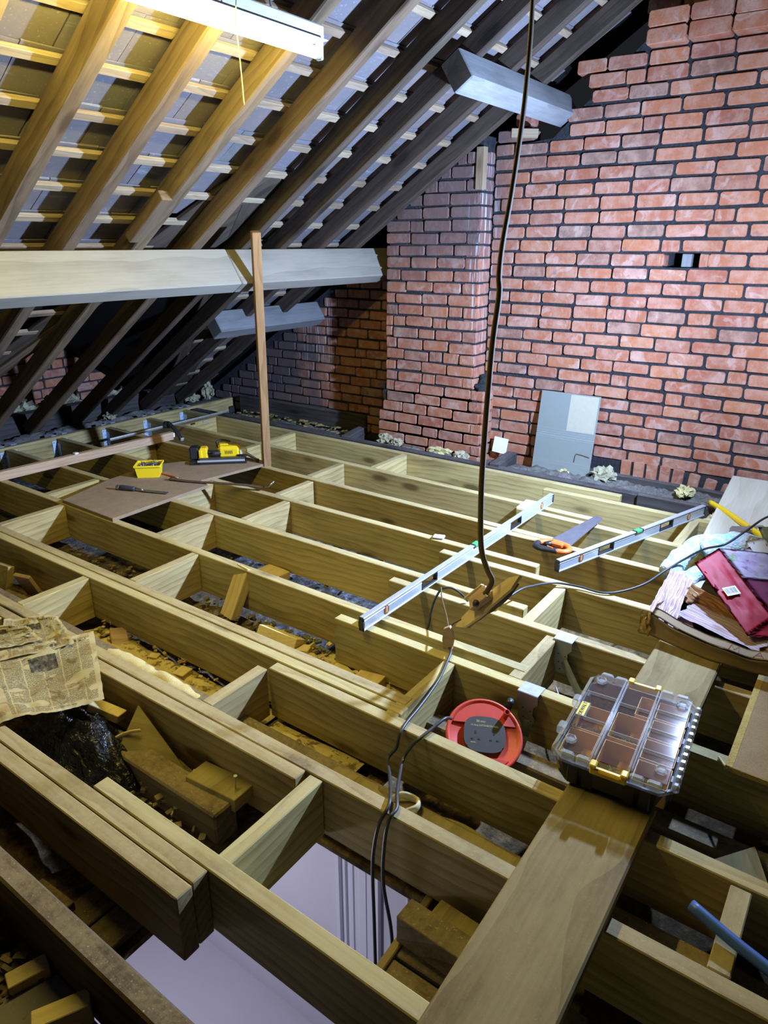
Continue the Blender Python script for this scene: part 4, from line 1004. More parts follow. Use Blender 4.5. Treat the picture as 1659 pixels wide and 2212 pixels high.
# ---- clear-lid organiser case -----------------------------------------------------
t = thing('organiser_case', 'black organiser case with clear lid, amber trays and yellow latches on the plank', 'case', (1.742, .388, .0405), R(-85.5))
CW, CD = .312, .430
bm = new_bm(); pts = [(-.5 * CW + .03, -.5 * CD), (.5 * CW - .03, -.5 * CD), (.5 * CW, -.5 * CD + .03), (.5 * CW, .5 * CD - .03), (.5 * CW - .03, .5 * CD), (-.5 * CW + .03, .5 * CD), (-.5 * CW, .5 * CD - .03), (-.5 * CW, -.5 * CD + .03)]
def octo(z, k, dz=0): return [bm.verts.new((p[0] * k, p[1] * k, z)) for p in pts]
A = octo(0, .90); B = octo(.078, .985); Cc = octo(.078, .955); D = octo(.020, .88)
for P_, Q_ in ((A, B), (B, Cc), (Cc, D)):
    for i in range(8): bm.faces.new((P_[i], P_[(i + 1) % 8], Q_[(i + 1) % 8], Q_[i]))
bm.faces.new(A[::-1]); bm.faces.new(D); obj('tub', bm, 'black', t)
for sx in (-.30, -.17, .17, .30): obj('tub_rib', bxm('tub_rib', .030, .012, .064, (sx * CW, -.5 * CD + .012, .040), .003), 'black', t)
obj('tub_recess_frame', bxm('tub_recess_frame', .10, .010, .05, (0, -.5 * CD + .012, .040), .004), 'socket', t)
for sy in (-.3, -.1, .1, .3):
    for s in (-1, 1): obj('tub_rib', bxm('tub_rib', .012, .030, .064, (s * (.5 * CW - .010), sy * CD, .040), .003), 'black', t)
q = random.Random(5)
def bin_(cx, cy, w, d, n=110, h=.058):
    e = thing('tray'); e.parent = t; e.location = (cx, cy, .022)
    b = new_bm(); th = .0022
    for sx in (-1, 1): box(b, th, d, h, (sx * (w / 2 - th / 2), 0, h / 2), None, .0005)
    for sy in (-1, 1): box(b, w, th, h, (0, sy * (d / 2 - th / 2), h / 2), None, .0005)
    box(b, w, d, th, (0, 0, th / 2))
    obj('tray_box', b, 'amber', e)
    b = new_bm()
    for i in range(n):
        c = Vector((q.uniform(-.42, .42) * w, -abs(q.gauss(0, .25)) * d * .8 + .1 * d, .006 + q.uniform(0, .016))); c.y = max(-.42 * d, min(.42 * d, c.y))
        dd = Vector((q.uniform(-1, 1), q.uniform(-1, 1), q.uniform(-.3, .3))).normalized() * q.uniform(.006, .011); sweep(b, [c - dd, c + dd], .0011, n=4)
    tag(obj('screws', b, 'rust' if q.random() < .2 else 'galv_dull', e), kind='stuff')
x0, x1, x2 = -.098, .0, .098
for cy, d in ((-.095, .115), (.03, .12)): bin_(x0 - .002, cy - .03, .088, d)
for cy, d in ((-.125, .13), (.02, .125)): bin_(x1, cy - .01, .088, d)
bin_(x1 + .022, .137, .045, .10, n=15)
for cy in (-.145, -.048, .049, .146): bin_(x2, cy - .005, .088, .088, n=45)
b = new_bm()
for i in range(160):
    c = Vector((q.uniform(-.135, .02), q.uniform(.10, .19), q.uniform(.024, .036))); dd = Vector((q.uniform(-1, 1), q.uniform(-1, 1), q.uniform(-.3, .3))).normalized() * .009; sweep(b, [c - dd, c + dd], .0012, n=4)
tag(obj('black_screws', b, 'black', t), kind='stuff')
# lid
lid = thing('lid'); lid.parent = t; lid.location = (0, 0, .079)
def lidpart(nm, sx, sy, sz, c, bev=.0015, m='clear'): return obj(nm, bxm(nm, sx, sy, sz, c, bev), m, lid)
lidpart('lid_plate', CW - .03, CD - .03, .0022, (0, 0, .026))
bm = new_bm()
lo = [bm.verts.new((p[0] * 1.03, p[1] * 1.03, 0)) for p in pts]; mid = [bm.verts.new((p[0] * 1.03, p[1] * 1.03, .012)) for p in pts]; hi = [bm.verts.new((p[0] * .94, p[1] * .95, .027)) for p in pts]
for P_, Q_ in ((lo, mid), (mid, hi)):
    for i in range(8): bm.faces.new((P_[i], P_[(i + 1) % 8], Q_[(i + 1) % 8], Q_[i]))
bmesh.ops.solidify(bm, geom=bm.faces[:], thickness=.002); obj('lid_rim', bm, 'clear_edge', lid)
for x in (-.049, .049): 
    for s in (-1, 1): lidpart('lid_rib', .004, CD - .04, .010, (x + s * .004, 0, .0295), m='clear_edge')
for y in (-.045, .085): lidpart('lid_cross_rib', .088, .005, .010, (x0, y, .0295), m='clear_edge'); 
for y in (-.07, .075): lidpart('lid_cross_rib', .088, .005, .010, (x1, y, .0295), m='clear_edge')
for y in (-.097, .0, .097): lidpart('lid_cross_rib', .088, .005, .010, (x2, y, .0295), m='clear_edge')
for sx in (-.36, -.22, .22, .36):
    for s in (-1, 1): lidpart('lid_bumper', .036, .022, .026, (sx * CW, s * (.5 * CD - .006), .016), .005, 'clear_edge')
for sy in (-.22, .12): lidpart('lid_bumper', .022, .040, .026, (-.5 * CW - .006, sy * CD, .010), .005, 'clear_edge')
for i in range(12): lidpart('hinge_knuckle', .018, .020, .024, (.5 * CW + .004, -.42 * CD + i * .033, .010), .005, 'clear_edge')
for sx in (-1, 1):
    for sy in (-1, 1):
        b = new_bm(); lathe(b, [(.016, .028), (.016, .038), (.012, .040), (.011, .032)], 6, (sx * .38 * CW, sy * .37 * CD, 0)); obj('stacking_stud', b, 'clear_edge', lid)
for s in (-1, 1):
    l = obj('latch', bxm('latch', .095, .016, .022, (0, s * (.5 * CD + .006), -.003 + .012), .004), 'yellow', t, loc=(0, 0, .079))
    for e in (-1, 1): obj('latch_tab', bxm('latch_tab', .018, .028, .012, (e * .040, s * (.5 * CD + .002), .024), .003), 'yellow', l)
    obj('latch_bar', bxm('latch_bar', .066, .006, .007, (0, s * (.5 * CD + .013), .012), .002), 'amber', l)
bdg = obj('badge', bxm('badge', .024, .070, .0018, (0, 0, 0), .0006), 'yellow_bright', lid, loc=(-.130, -.003, .0284))
for w_, h_, c in ((.026, .0035, (0, .0355, 0)), (.026, .0035, (0, -.0355, 0)), (.003, .072, (.0125, 0, 0)), (.003, .072, (-.0125, 0, 0))): obj('badge_border', bxm('badge_border', w_, h_, .0024, c, .0004), 'black', bdg)
obj('lettering', text_mesh('DEWALT', .0165, .0004), 'black', bdg, loc=(0, 0, .0013), rot=(0, 0, R(90)))

# ---- small scraps by the gable -----------------------------------------------------
def clear_glass():
    tt = NT('grey_glass'); pos, r, tc = tt.coords()
    b = tt.n('ShaderNodeBsdfPrincipled', Base_Color=(.30, .33, .31, 1), Roughness=.10, Specular_IOR_Level=.8, Metallic=.25); tt.t.links.new(b.outputs[0], tt.out.inputs[0]); return tt.m
mw = Matrix.Translation((4.402, 1.672, -.042)) @ Matrix.Rotation(R(8.5), 4, 'Y')
t = thing('glass_pane', 'greenish grey glass pane with a chipped corner leaning against the brick gable', 'pane', mw=mw)
pane = obj('pane', bxm('pane', .006, .408, .535, (0, 0, .27), .0015), clear_glass(), t)
obj('faded_film', bxm('faded_film', .0006, .19, .24, (-.0034, -.10, .41), 0), plain('beige_film', (.40, .38, .30), .35, var=.1), t)
for z, w in ((.245, .003), (.232, .002), (.26, .002), (.275, .0015), (.29, .0015), (.075, .002)): obj('scored_line', bxm('scored_line', .0006, .404, w, (-.0035, 0, z), 0), 'alu', t)
bm = new_bm(); sweep(bm, catmull([(-.004, -.19, .135), (-.004, -.12, .145), (-.004, -.095, .14), (-.004, -.09, .09)], 5), .0035, n=6); obj('chip_mark', bm, 'rust', t)
t2 = tag(obj('white_card', bxm('white_card', .003, .11, .11, (0, 0, .055), 0), 'white', mw=Matrix.Translation((4.435, 2.15, .012)) @ Matrix.Rotation(R(10), 4, 'Y') @ Matrix.Rotation(R(4), 4, 'X')), 'small white card leaning at the right foot of the brick flue', 'card')
tag(obj('white_card', bxm('white_card', .16, .085, .002, (0, 0, 0), 0), 'white', loc=(3.585, 1.53, .0025), rot=(0, 0, R(3))), 'white card lying on a joist under the far end of the long level', 'card')
tag(obj('white_scrap', bxm('white_scrap', .05, .06, .012, (0, 0, 0), .004), 'white', loc=(2.87, 1.70, .008), rot=(0, R(8), R(20))), 'little white scrap on a joist left of the long level', 'scrap')
t = thing('standing_nail', 'single nail standing up from a joist left of the towel', 'nail', (3.15, .640, 0))
bm = new_bm(); sweep(bm, [Vector((0, 0, -.01)), Vector((0, 0, .045))], .002, n=8); obj('shank', bm, 'steel', t)
bm = new_bm(); lathe(bm, [(.006, .045), (.006, .048)], 10); obj('head', bm, 'galv', t)

# yellow-handled hammer and the leaning boards at right
t = thing('claw_hammer', 'hammer with long yellow shaft and grey head lying by the pale board', 'hammer', mw=frame((4.085, .655, .055), (3.69, .31, .055)))
bm = new_bm(); sweep(bm, catmull([(0, 0, 0), (.15, 0, .004), (.38, 0, .0), (.53, 0, 0)], 5), .016, .014, 12); obj('shaft', bm, 'yellow', t, smooth=True)
bm = new_bm(); box(bm, .045, .045, .030, (.40, .0, 0), None, .008); h = obj('head', bm, 'galv_dull', t)
bm = new_bm(); prism(bm, [(.38, -.02), (.42, -.02), (.45, -.10), (.40, -.12), (.37, -.09)], -.010, .010); obj('head_blade', bm, 'galv_dull', h)
bm = new_bm(); box(bm, .05, .06, .026, (.40, .045, 0), None, .008); obj('head_face', bm, 'galv_dull', h)
tag(beam('leaning_board', (3.55, .44, .005), (4.478, .47, .12), .30, .018, 'ply', up=(-.12, 0, 1)), 'pale plywood board lying up against the foot of the gable at right', 'board')
tag(beam('leaning_board', (3.42, .46, -.02), (3.95, .30, .008), .17, .018, 'ply', up=(0, 0, 1)), 'second pale board lying beneath the yellow-handled hammer', 'board')

# ---- towel ----------------------------------------------------------------------------------
def towel_mat():
    tt = NT('knitted_towel'); v, r, tc = tt.coords((1, 1, 1), 3)
    n1 = tt.noise(v, 9, 3, .5, 1.5)
    c = tt.ramp(n1, [(.38, (.66, .66, .80)), (.50, (.70, .76, .84)), (.58, (.28, .68, .74)), (.68, (.62, .72, .82))])
    vo = tt.n('ShaderNodeTexVoronoi', Vector=v, Scale=95.0)
    c = tt.mix(tt.math('MULTIPLY', tt.mrange(vo.outputs['Distance'], .25, .7), .35), c, (.34, .38, .50))
    tt.bsdf(c, .95, tt.math('SUBTRACT', 1.0, vo.outputs['Distance']), .7, .006); return tt.m
TW = towel_mat()
def cloth_roll(name, pts, rx, ry, seed, label=None, cat=None, parent=None, mat=None):
    bm = new_bm(); sweep(bm, catmull(pts, 10), rx, ry, 18)
    for v in bm.verts:
        d = noise.noise(v.co * 14 + Vector((seed, 0, 0))) * .016 + noise.noise(v.co * 32 + Vector((0, seed, 0))) * .007
        v.co += Vector((d * .5, d * .4, d))
    o = obj(name, bm, mat or TW, parent, smooth=True); return tag(o, label, cat)
t = thing('towel', 'rumpled white and turquoise knitted towel heaped behind the pink gift bag', 'towel', (0, 0, 0))
cloth_roll('towel_fold', [(3.06, .605, .028), (3.13, .60, .055), (3.26, .585, .075), (3.40, .54, .085), (3.50, .44, .08), (3.55, .30, .07)], .034, .046, 1, parent=t)
cloth_roll('towel_fold', [(3.02, .53, .03), (3.10, .50, .045), (3.18, .44, .05), (3.25, .36, .05)], .030, .042, 5, parent=t)
cloth_roll('towel_fold', [(3.30, .52, .07), (3.36, .44, .11), (3.38, .34, .12), (3.36, .22, .10)], .045, .06, 9, parent=t)

# ---- kraft paper box with striped wrapping paper ---------------------------------------------
def stripe_mat(name, cols, scale, bd='Y', dist=1.2):
    tt = NT(name); uv = tt.n('ShaderNodeTexCoord').outputs['UV']
    w = tt.n('ShaderNodeTexWave', {'wave_type': 'BANDS', 'bands_direction': bd, 'wave_profile': 'SAW'}, Vector=uv, Scale=scale, Distortion=dist, Detail=1.0, Detail_Scale=.8).outputs[1]
    n = tt.noise(uv, 30, 3)
    c = tt.ramp(w, cols, 'CONSTANT'); tt.bsdf(c, .6, n, .2, .002); return tt.m
SM1 = stripe_mat('orange_stripe_paper', [(0, (.52, .28, .09)), (.42, (.33, .09, .025)), (.68, (.50, .27, .09)), (.82, (.36, .11, .03))], 2.4)
SM2 = stripe_mat('pink_stripe_paper', [(0, (.74, .66, .70)), (.35, (.55, .26, .38)), (.55, (.76, .70, .74)), (.70, (.70, .30, .13)), (.86, (.76, .70, .74))], 2.6)
t = thing('kraft_paper_box', 'torn brown kraft paper box with red handwriting, full of striped paper, on the plank', 'box', (0, 0, 0))
def wall_pt(u, v):
    y = .525 - .70 * u; x = 2.452 - .055 * math.sin(min(1, u * 1.5) * math.pi * .8) + .03 * max(0, u - .6)
    top = .128 - .030 * math.sin(u * math.pi) + .008 * noise.noise(Vector((u * 9, 0, 3)))
    z = .042 + (top - .042) * v
    return Vector((x + .012 * math.sin(v * 3) - .008 * v + .006 * noise.noise(Vector((u * 8, v * 4, 2))), y, z))
bm = new_bm(); sheet(bm, 40, 8, wall_pt, .0022); obj('front_wall', bm, 'carton', t, smooth=True)
KR = plain('pale_kraft_inside', (.44, .33, .20), .8, var=.15, scale=14)
def flap_pt(u, v):
    p = wall_pt(u, 1.0); return Vector((p.x + .008 + .055 * v, p.y, p.z - .001 + .006 * v))
bm = new_bm(); sheet(bm, 40, 4, flap_pt, .0018); fl = obj('folded_flap', bm, KR, t, smooth=True)
RI = plain('red_ink', (.32, .035, .05), .7)
def letter(strokes, o, ux, uy, k):
    bm = new_bm()
    for st_ in strokes: sweep(bm, [Vector(o) + Vector(ux) * (a * k) + Vector(uy) * (b * k) for a, b in st_], .0009, n=5)
    return obj('handwriting', bm, RI, fl)
LET = {'M': [[(0, 0), (.1, 1), (.45, .25), (.8, 1), (.9, 0)]], 'A': [[(0, 0), (.45, 1), (.9, 0)], [(.2, .4), (.7, .4)]], 'R': [[(0, 0), (0, 1), (.6, .85), (.55, .5), (0, .45)], [(.2, .48), (.75, 0)]], 'K': [[(0, 0), (.05, 1)], [(.7, 1), (.05, .45), (.8, 0)]]}
for ch, u in (('M', .40), ('A', .51), ('R', .62), ('K', .73)):
    p = flap_pt(u, .12); p2 = flap_pt(u, .95); uy = (p2 - p).normalized(); ux = (flap_pt(u + .03, .1) - flap_pt(u, .1)).normalized()
    letter(LET[ch], p + Vector((0, 0, .0022)), ux, uy, .036)
def side_pt(u, v):
    return Vector((2.455 + .36 * u, .530 - .01 * u + .012 * noise.noise(Vector((u * 5, v * 4, 1))), .042 + (.085 - .03 * u) * v))
bm = new_bm(); sheet(bm, 16, 6, side_pt, .002); obj('side_wall', bm, 'carton', t, smooth=True)
def tear_pt(u, v):
    return Vector((2.462 - .04 * v + .015 * noise.noise(Vector((u * 6, v * 6, 8))), .524 + .040 * u - .01 * v + .012 * noise.noise(Vector((u * 7, v * 5, 3))), .128 - .075 * v + .010 * noise.noise(Vector((u * 5, v * 9, 5)))))
bm = new_bm(); sheet(bm, 8, 10, tear_pt, .0015); obj('torn_corner', bm, plain('torn_kraft', (.50, .34, .13), .8, var=.3, scale=12), t, smooth=True)
bm = new_bm(); sheet(bm, 10, 10, lambda u, v: Vector((2.47 + .42 * u, .515 - .66 * v, .043)), .002); obj('bottom', bm, 'carton', t)
def crumple(name, o, du, dv, nu, nv, amp, f, seed, mat, parent=None, label=None, cat=None, bulge=0.0):
    o, du, dv = Vector(o), Vector(du), Vector(dv); nn = du.cross(dv).normalized()
    def fn(u, v):
        q_ = Vector((u * f, v * f, seed)); d = noise.noise(q_) + .5 * abs(noise.noise(q_ * 2.3)) * 2 - .5
        e = du * (.05 * noise.noise(q_ * 1.7 + Vector((5, 0, 0)))) + dv * (.05 * noise.noise(q_ * 1.7 + Vector((0, 5, 0))))
        return o + du * u + dv * v + e + nn * (amp * d + bulge * math.sin(u * math.pi) * math.sin(v * math.pi))
    bm = new_bm(); sheet(bm, nu, nv, fn, .0008); return tag(obj(name, bm, mat, parent, smooth=True), label, cat)
crumple('wrapping_paper', (2.86, .47, .105), (-.29, -.41, -.01), (-.085, .055, -.040), 40, 24, .020, 3.2, 3, SM1, None, 'crumpled orange and brown striped paper inside the kraft box', 'wrapping paper')
crumple('wrapping_paper', (2.60, .47, .085), (-.10, -.30, -.012), (.09, -.05, .02), 24, 14, .008, 3.0, 7, SM2, None, 'pink and white striped paper along the front of the kraft box', 'wrapping paper')
crumple('wrapping_paper', (2.86, .565, .155), (-.32, -.01, -.055), (-.07, -.105, -.005), 24, 14, .017, 3.4, 12, SM2, None, 'crumpled pink and orange striped paper standing at the kraft box corner', 'wrapping paper')
tag(obj('maroon_paper_fold', bxm('maroon_paper_fold', .12, .10, .004, (0, 0, 0), .001), plain('maroon_paper', (.10, .03, .03), .7), loc=(2.60, .455, .062), rot=(0, 0, .3)), 'dark maroon paper deep in the kraft box corner', 'paper')  # flat dark maroon piece in the box corner
crumple('white_slip', (3.10, .515, .030), (-.12, -.005, .004), (.01, -.055, .0), 8, 6, .004, 2, 4, 'white', None, 'small white paper slip between towel and kraft box', 'paper')

# ---- gift bag ---------------------------------------------------------------------------------
P1, P4 = Vector((2.775, .462, .232)), Vector((2.535, .208, .105)); P2, P3 = Vector((2.90, .402, .268)), Vector((2.675, .152, .138))
ux = (P4 - P1); uy = (P2 - P1); un = ux.cross(uy).normalized(); un = un if un.z < 0 else -un
PINK = plain('crimson_bag_paper', (.58, .018, .05), .55, var=.15, scale=18)
t = thing('gift_bag', 'crumpled crimson gift bag with barcode sticker tipped over in the kraft box', 'gift bag', (0, 0, 0))
def bag_face(nm, o, a, b, mat, amp=.006, seed=1, nu=16, nv=10):
    o, a, b = Vector(o), Vector(a), Vector(b); nn = a.cross(b).normalized()
    def fn(u, v):
        e = min(1, 6 * min(u, 1 - u)) * min(1, 6 * min(v, 1 - v))
        return o + a * u + b * v + nn * (amp * e * (noise.noise(Vector((u * 4, v * 3, seed))) + .6 * noise.noise(Vector((u * 9, v * 8, seed + 3)))))
    bm = new_bm(); sheet(bm, nu, nv, fn, .0010); return obj(nm, bm, mat, t, smooth=True)
dp = Vector((.10, -.17, -.015))
a_ = P4 - P1; b_ = P2 - P1
base = bag_face('base_panel', P1, a_, b_, PINK, .008, 1, 24, 14)
def print_mat():
    tt = NT('floral_print'); uv = tt.n('ShaderNodeTexCoord').outputs['UV']
    vo = tt.n('ShaderNodeTexVoronoi', Vector=uv, Scale=7.0)
    c = tt.ramp(tt.n('ShaderNodeSeparateColor', Color=vo.outputs['Color']).outputs[0], [(0, (.50, .36, .55)), (.3, (.62, .52, .66)), (.55, (.30, .16, .42)), (.7, (.58, .50, .62)), (.85, (.28, .42, .20))], 'CONSTANT')
    c = tt.mix(tt.mrange(tt.noise(uv, 6, 3), .40, .60), c, (.58, .48, .64)); tt.bsdf(c, .35); return tt.m
PR = print_mat()
bag_face('printed_panel', P1 + b_, a_ * .45, dp, PR, .006, 5, 16, 10)
bag_face('crimson_panel', P1 + b_ + a_ * .45, a_ * .55, dp, plain('dark_crimson_paper', (.25, .02, .09), .5), .006, 8, 14, 10)
bag_face('under_panel', P1, a_, dp, PINK, .004, 9, 12, 6)
bag_face('end_panel', P1, b_, dp, plain('rose_bag_paper', (.60, .12, .20), .5), .005, 11, 8, 8)
bag_face('foot_panel', P1 + a_, b_, dp, PINK, .006, 12, 8, 8)
bag_face('silver_edge', P1 + b_ + a_ * .30 + dp * .9, a_ * .7, Vector((.02, -.03, -.01)), 'galv_dull', .006, 14, 14, 4)
# barcode sticker
bx, by = a_.normalized(), b_.normalized(); bn = bx.cross(by).normalized(); bn = bn if bn.dot(Vector((0, 0, 1.42)) - P1) > 0 else -bn
by2 = bn.cross(bx)
mw = Matrix(((bx.x, by2.x, bn.x, 0), (bx.y, by2.y, bn.y, 0), (bx.z, by2.z, bn.z, 0), (0, 0, 0, 1))); cpt = P1 + a_ * .52 + b_ * .40 + bn * .009
if (by2.dot(b_) < 0): pass
mw.translation = cpt
st_ = obj('barcode_sticker', bxm('barcode_sticker', .042, .054, .0008, (0, 0, 0), 0), plain('cream_sticker', (.62, .58, .44), .6), base, mw=mw)
q = random.Random(2); y = -.022
while y < .020:
    w_ = q.choice((.0010, .0016, .0024)); obj('barcode_bar', bxm('barcode_bar', .026, w_, .0004, (-.002, y, .0006), 0), 'black', st_); y += w_ + q.choice((.0012, .0018, .0026))
# second bag and film at the frame edge
t = thing('patterned_bag', 'white patterned gift bag with clear film at the right edge behind the crimson bag', 'gift bag', (0, 0, 0))
def dots_mat():
    tt = NT('red_green_print'); uv = tt.n('ShaderNodeTexCoord').outputs['UV']
    vo = tt.n('ShaderNodeTexVoronoi', Vector=uv, Scale=6.5)
    col = tt.ramp(tt.n('ShaderNodeSeparateColor', Color=vo.outputs['Color']).outputs[0], [(0, (.50, .03, .05)), (.4, (.05, .25, .08)), (.6, (.02, .02, .02)), (.75, (.5, .05, .06))], 'CONSTANT')
    tt.bsdf(tt.mix(tt.mrange(vo.outputs['Distance'], .16, .2), col, (.70, .67, .62)), .5); return tt.m
bag_face('patterned_panel', (3.10, .335, .245), (-.34, -.16, -.10), (.03, -.07, .02), dots_mat(), .008, 2)
bag_face('green_film', (3.26, .315, .260), (-.40, -.16, -.06), (.06, -.22, .04), plain('pale_green_film', (.36, .46, .42), .25, var=.1, scale=8), .012, 6)
bag_face('lilac_tissue', (3.00, .36, .21), (-.30, -.18, -.08), (.06, -.05, .03), PR, .014, 21)

# ---- chipboard, offcuts and pipe at lower right -------------------------------------------------
t = thing('chipboard_sheet', 'brown chipboard sheet with raw speckled edge at the right edge of the photo', 'board', (0, 0, 0))
bm = new_bm(); prism(bm, [(1.885, .128), (2.50, .130), (2.50, -.55), (1.905, -.55)], .003, .0205); obj('sheet', bm, 'chip_face', t)
obj('raw_edge', bxm('raw_edge', .615, .020, .0185, (2.193, .131, .0122), .001, Matrix.Rotation(0, 3, 'Z')), 'chip_edge', t)
obj('raw_edge', bxm('raw_edge', .004, .66, .016, (1.886, -.20, .0120), .0008), 'chip_edge', t)
tag(cable('water_pipe', [(1.34, .108, .030), (1.30, -.02, .018), (1.27, -.16, .012), (1.25, -.5, .01)], .0135, 'blue', 'length of blue plastic pipe poking over the dark noggin at right', 'pipe'), cat='pipe')
tag(obj('triangle_offcut', (lambda bm: (prism(bm, [(-.10, -.07), (.13, -.05), (.04, .10)], 0, .018), bm)[1])(new_bm()), 'plank', loc=(1.62, .02, -.135), rot=(R(8), R(-10), .4)), 'dim triangular board offcut in the dark bay at lower right', 'offcut')
tag(cable('twig', [(1.93, .165, .006), (1.90, .145, .010), (1.885, .132, .012)], .004, 'fresh', 'small pale splinter beside the corner of the chipboard', 'splinter'), cat='splinter')

# ---- offcuts and blocks among the joists -----------------------------------------------------------
def off(name, c, size, rot, label, mat='fresh'):
    bm = new_bm(); box(bm, *size, (0, 0, 0), None, .002)
    return tag(obj(name, bm, mat, loc=c, rot=tuple(R(a) for a in rot)), label, 'offcut')
off('timber_offcut', (1.995, 2.27, -.115), (.25, .095, .045), (4, 62, 172), 'pale timber offcut standing upright against a joist left of the long level')
off('timber_offcut', (2.37, 2.42, -.215), (.12, .155, .042), (0, 0, -6), 'flat pale offcut lying between joists, dusted with sawdust, near the upright offcut')
off('timber_offcut', (1.89, 1.90, -.175), (.075, .20, .045), (6, 30, 10), 'timber offcut lying tilted in sawdust, right of the upright offcut')
off('timber_offcut', (1.90, 1.78, -.205), (.07, .06, .03), (0, 10, 25), 'small pale offcut at the right end of the tilted offcut')
off('timber_offcut', (1.86, 1.40, -.190), (.075, .11, .05), (0, 8, 12), 'short pale block at the foot of the lapped joist, near the triple beam')
off('timber_offcut', (1.89, 1.55, -.220), (.05, .11, .03), (0, 5, -20), 'thin pale offcut in sawdust left of the short pale block')
off('wood_block', (1.475, 2.045, -.205), (.062, .055, .055), (0, 0, 10), 'cubic wood block with saw kerfs in the sawdust bay')
off('wood_block', (1.50, 2.26, -.215), (.035, .045, .035), (0, 0, 20), 'tiny cubic wood block further left in the sawdust bay')
off('wood_block', (1.44, 1.90, -.222), (.02, .05, .035), (0, 0, -15), 'cluster-like notched wood block at the right of the sawdust bay')
off('timber_offcut', (1.285, 2.06, -.115), (.045, .24, .030), (0, 38, -2), 'tapered pale offcut leaning on the double beam in the sawdust bay')
off('timber_offcut', (1.50, 2.50, -.205), (.07, .16, .02), (4, 6, -30), 'flat splintered offcut at the left of the sawdust bay near the noggin', 'pink_timber')
off('timber_offcut', (1.44, 3.36, -.14), (.035, .13, .16), (0, 18, 6), 'square-ended offcut at the left edge in front of the double joist', 'plank')
off('timber_offcut', (1.50, 3.22, -.155), (.02, .10, .15), (0, -24, 14), 'tilted pinkish offcut beside the square-ended one at the left edge', 'pink_timber')
off('timber_offcut', (1.39, 3.25, -.195), (.10, .30, .05), (0, 0, 4), 'dark old offcut lying flat at the left edge below the two offcuts', 'timber_old')
off('timber_offcut', (1.74, 3.55, -.20), (.15, .10, .045), (0, 0, 20), 'brown block lying below the noggin near the left edge', 'post')
off('wood_block', (1.08, 1.49, -.165), (.06, .05, .06), (10, 0, 30), 'small wood cube beside the old broken joist end')
off('timber_offcut', (1.095, 1.40, -.135), (.09, .20, .045), (0, 4, 5), 'offcut with a nail lying over the old broken joist', 'plank')
off('timber_offcut', (1.10, 1.58, -.195), (.05, .14, .03), (0, 0, -8), 'short board behind the small wood cube in the black plastic bay', 'plank')
A_, B_, C_ = Vector((1.122, 1.815, -.035)), Vector((.985, 1.78, -.150)), Vector((1.105, 1.530, -.205))
ex = (C_ - B_).normalized(); ez = (C_ - B_).cross(A_ - B_).normalized(); ey = ez.cross(ex)
tri = [(0, 0), ((C_ - B_).length, 0), ((A_ - B_).dot(ex), (A_ - B_).dot(ey))]
bm = new_bm(); prism(bm, tri, -.010, .010)
tag(obj('triangle_offcut', bm, 'plank', mw=Matrix(((ex.x, ey.x, ez.x, B_.x), (ex.y, ey.y, ez.y, B_.y), (ex.z, ey.z, ez.z, B_.z), (0, 0, 0, 1)))), 'triangular board offcut leaning against the double beam below the black plastic', 'offcut')
tag(cable('splinter', [(.985, 1.83, -.112), (1.04, 1.79, -.085), (1.07, 1.745, -.07)], .007, 'fresh', 'long pale splinter lying across the old joist by the triangular offcut', 'splinter', flat=.004), cat='splinter')
t = thing('bent_nail', 'nail sticking out of the offcut on the old broken joist', 'nail', (1.10, 1.335, -.112))
bm = new_bm(); sweep(bm, [Vector((0, 0, 0)), Vector((.004, 0, .04))], .002, n=8); obj('shank', bm, 'steel', t)
bm = new_bm(); lathe(bm, [(.006, .040), (.006, .043)], 10, (.004, 0, 0)); obj('head', bm, 'galv', t)
off('timber_offcut', (.450, 1.355, -.200), (.09, .045, .04), (0, 0, -18), 'bright rough offcut lying on dirt left of the dirty beam')
off('timber_offcut', (.440, 1.19, -.185), (.12, .045, .06), (0, 0, -28), 'bright square offcut at the bottom edge on a grey slate')
off('timber_offcut', (.435, 1.55, -.18), (.07, .05, .09), (10, 0, 10), 'bright offcut end at the far left edge on the dirt')
tag(obj('broken_slate', (lambda bm: (prism(bm, [(-.11, -.10), (.08, -.12), (.12, .02), (.0, .13), (-.10, .08)], 0, .007), bm)[1])(new_bm()), 'slate', loc=(.385, 1.255, -.222), rot=(R(4), R(-3), .3)), 'broken grey slate lying on dirt at the lower left', 'slate')
off('timber_offcut', (.60, 1.52, -.215), (.05, .14, .03), (0, 0, 3), 'dark old offcut in shadow below the front triple beam', 'timber_old')
# blocks on the hatch edge
off('timber_block', (1.055, .565, -.155), (.065, .26, .085), (0, 0, -2), 'rough dark block lying at the hatch edge beside the plank', 'timber_old')
off('timber_block', (1.125, .545, -.168), (.05, .20, .05), (0, 0, -3), 'yellowish block behind the rough dark one at the hatch edge', 'plank')
off('timber_block', (1.165, .47, -.175), (.05, .12, .045), (0, 0, -2), 'small brown block by the plank at the hatch edge', 'plank')
# rope bits over the old joist
cable('straw_bundle', [(1.335, .93, -.118), (1.36, .90, -.10), (1.375, .86, -.112), (1.34, .84, -.10), (1.31, .86, -.112), (1.30, .80, -.118)], .012, 'string', 'small tuft of straw on the old joist near the hatch cables', 'straw', flat=.007)
cable('shaving', [(1.23, 1.575, -.16), (1.245, 1.585, -.10), (1.235, 1.578, -.03)], .006, 'fresh', 'pale splinter standing in the corner by the noggin of the double beam', 'splinter', flat=.014)

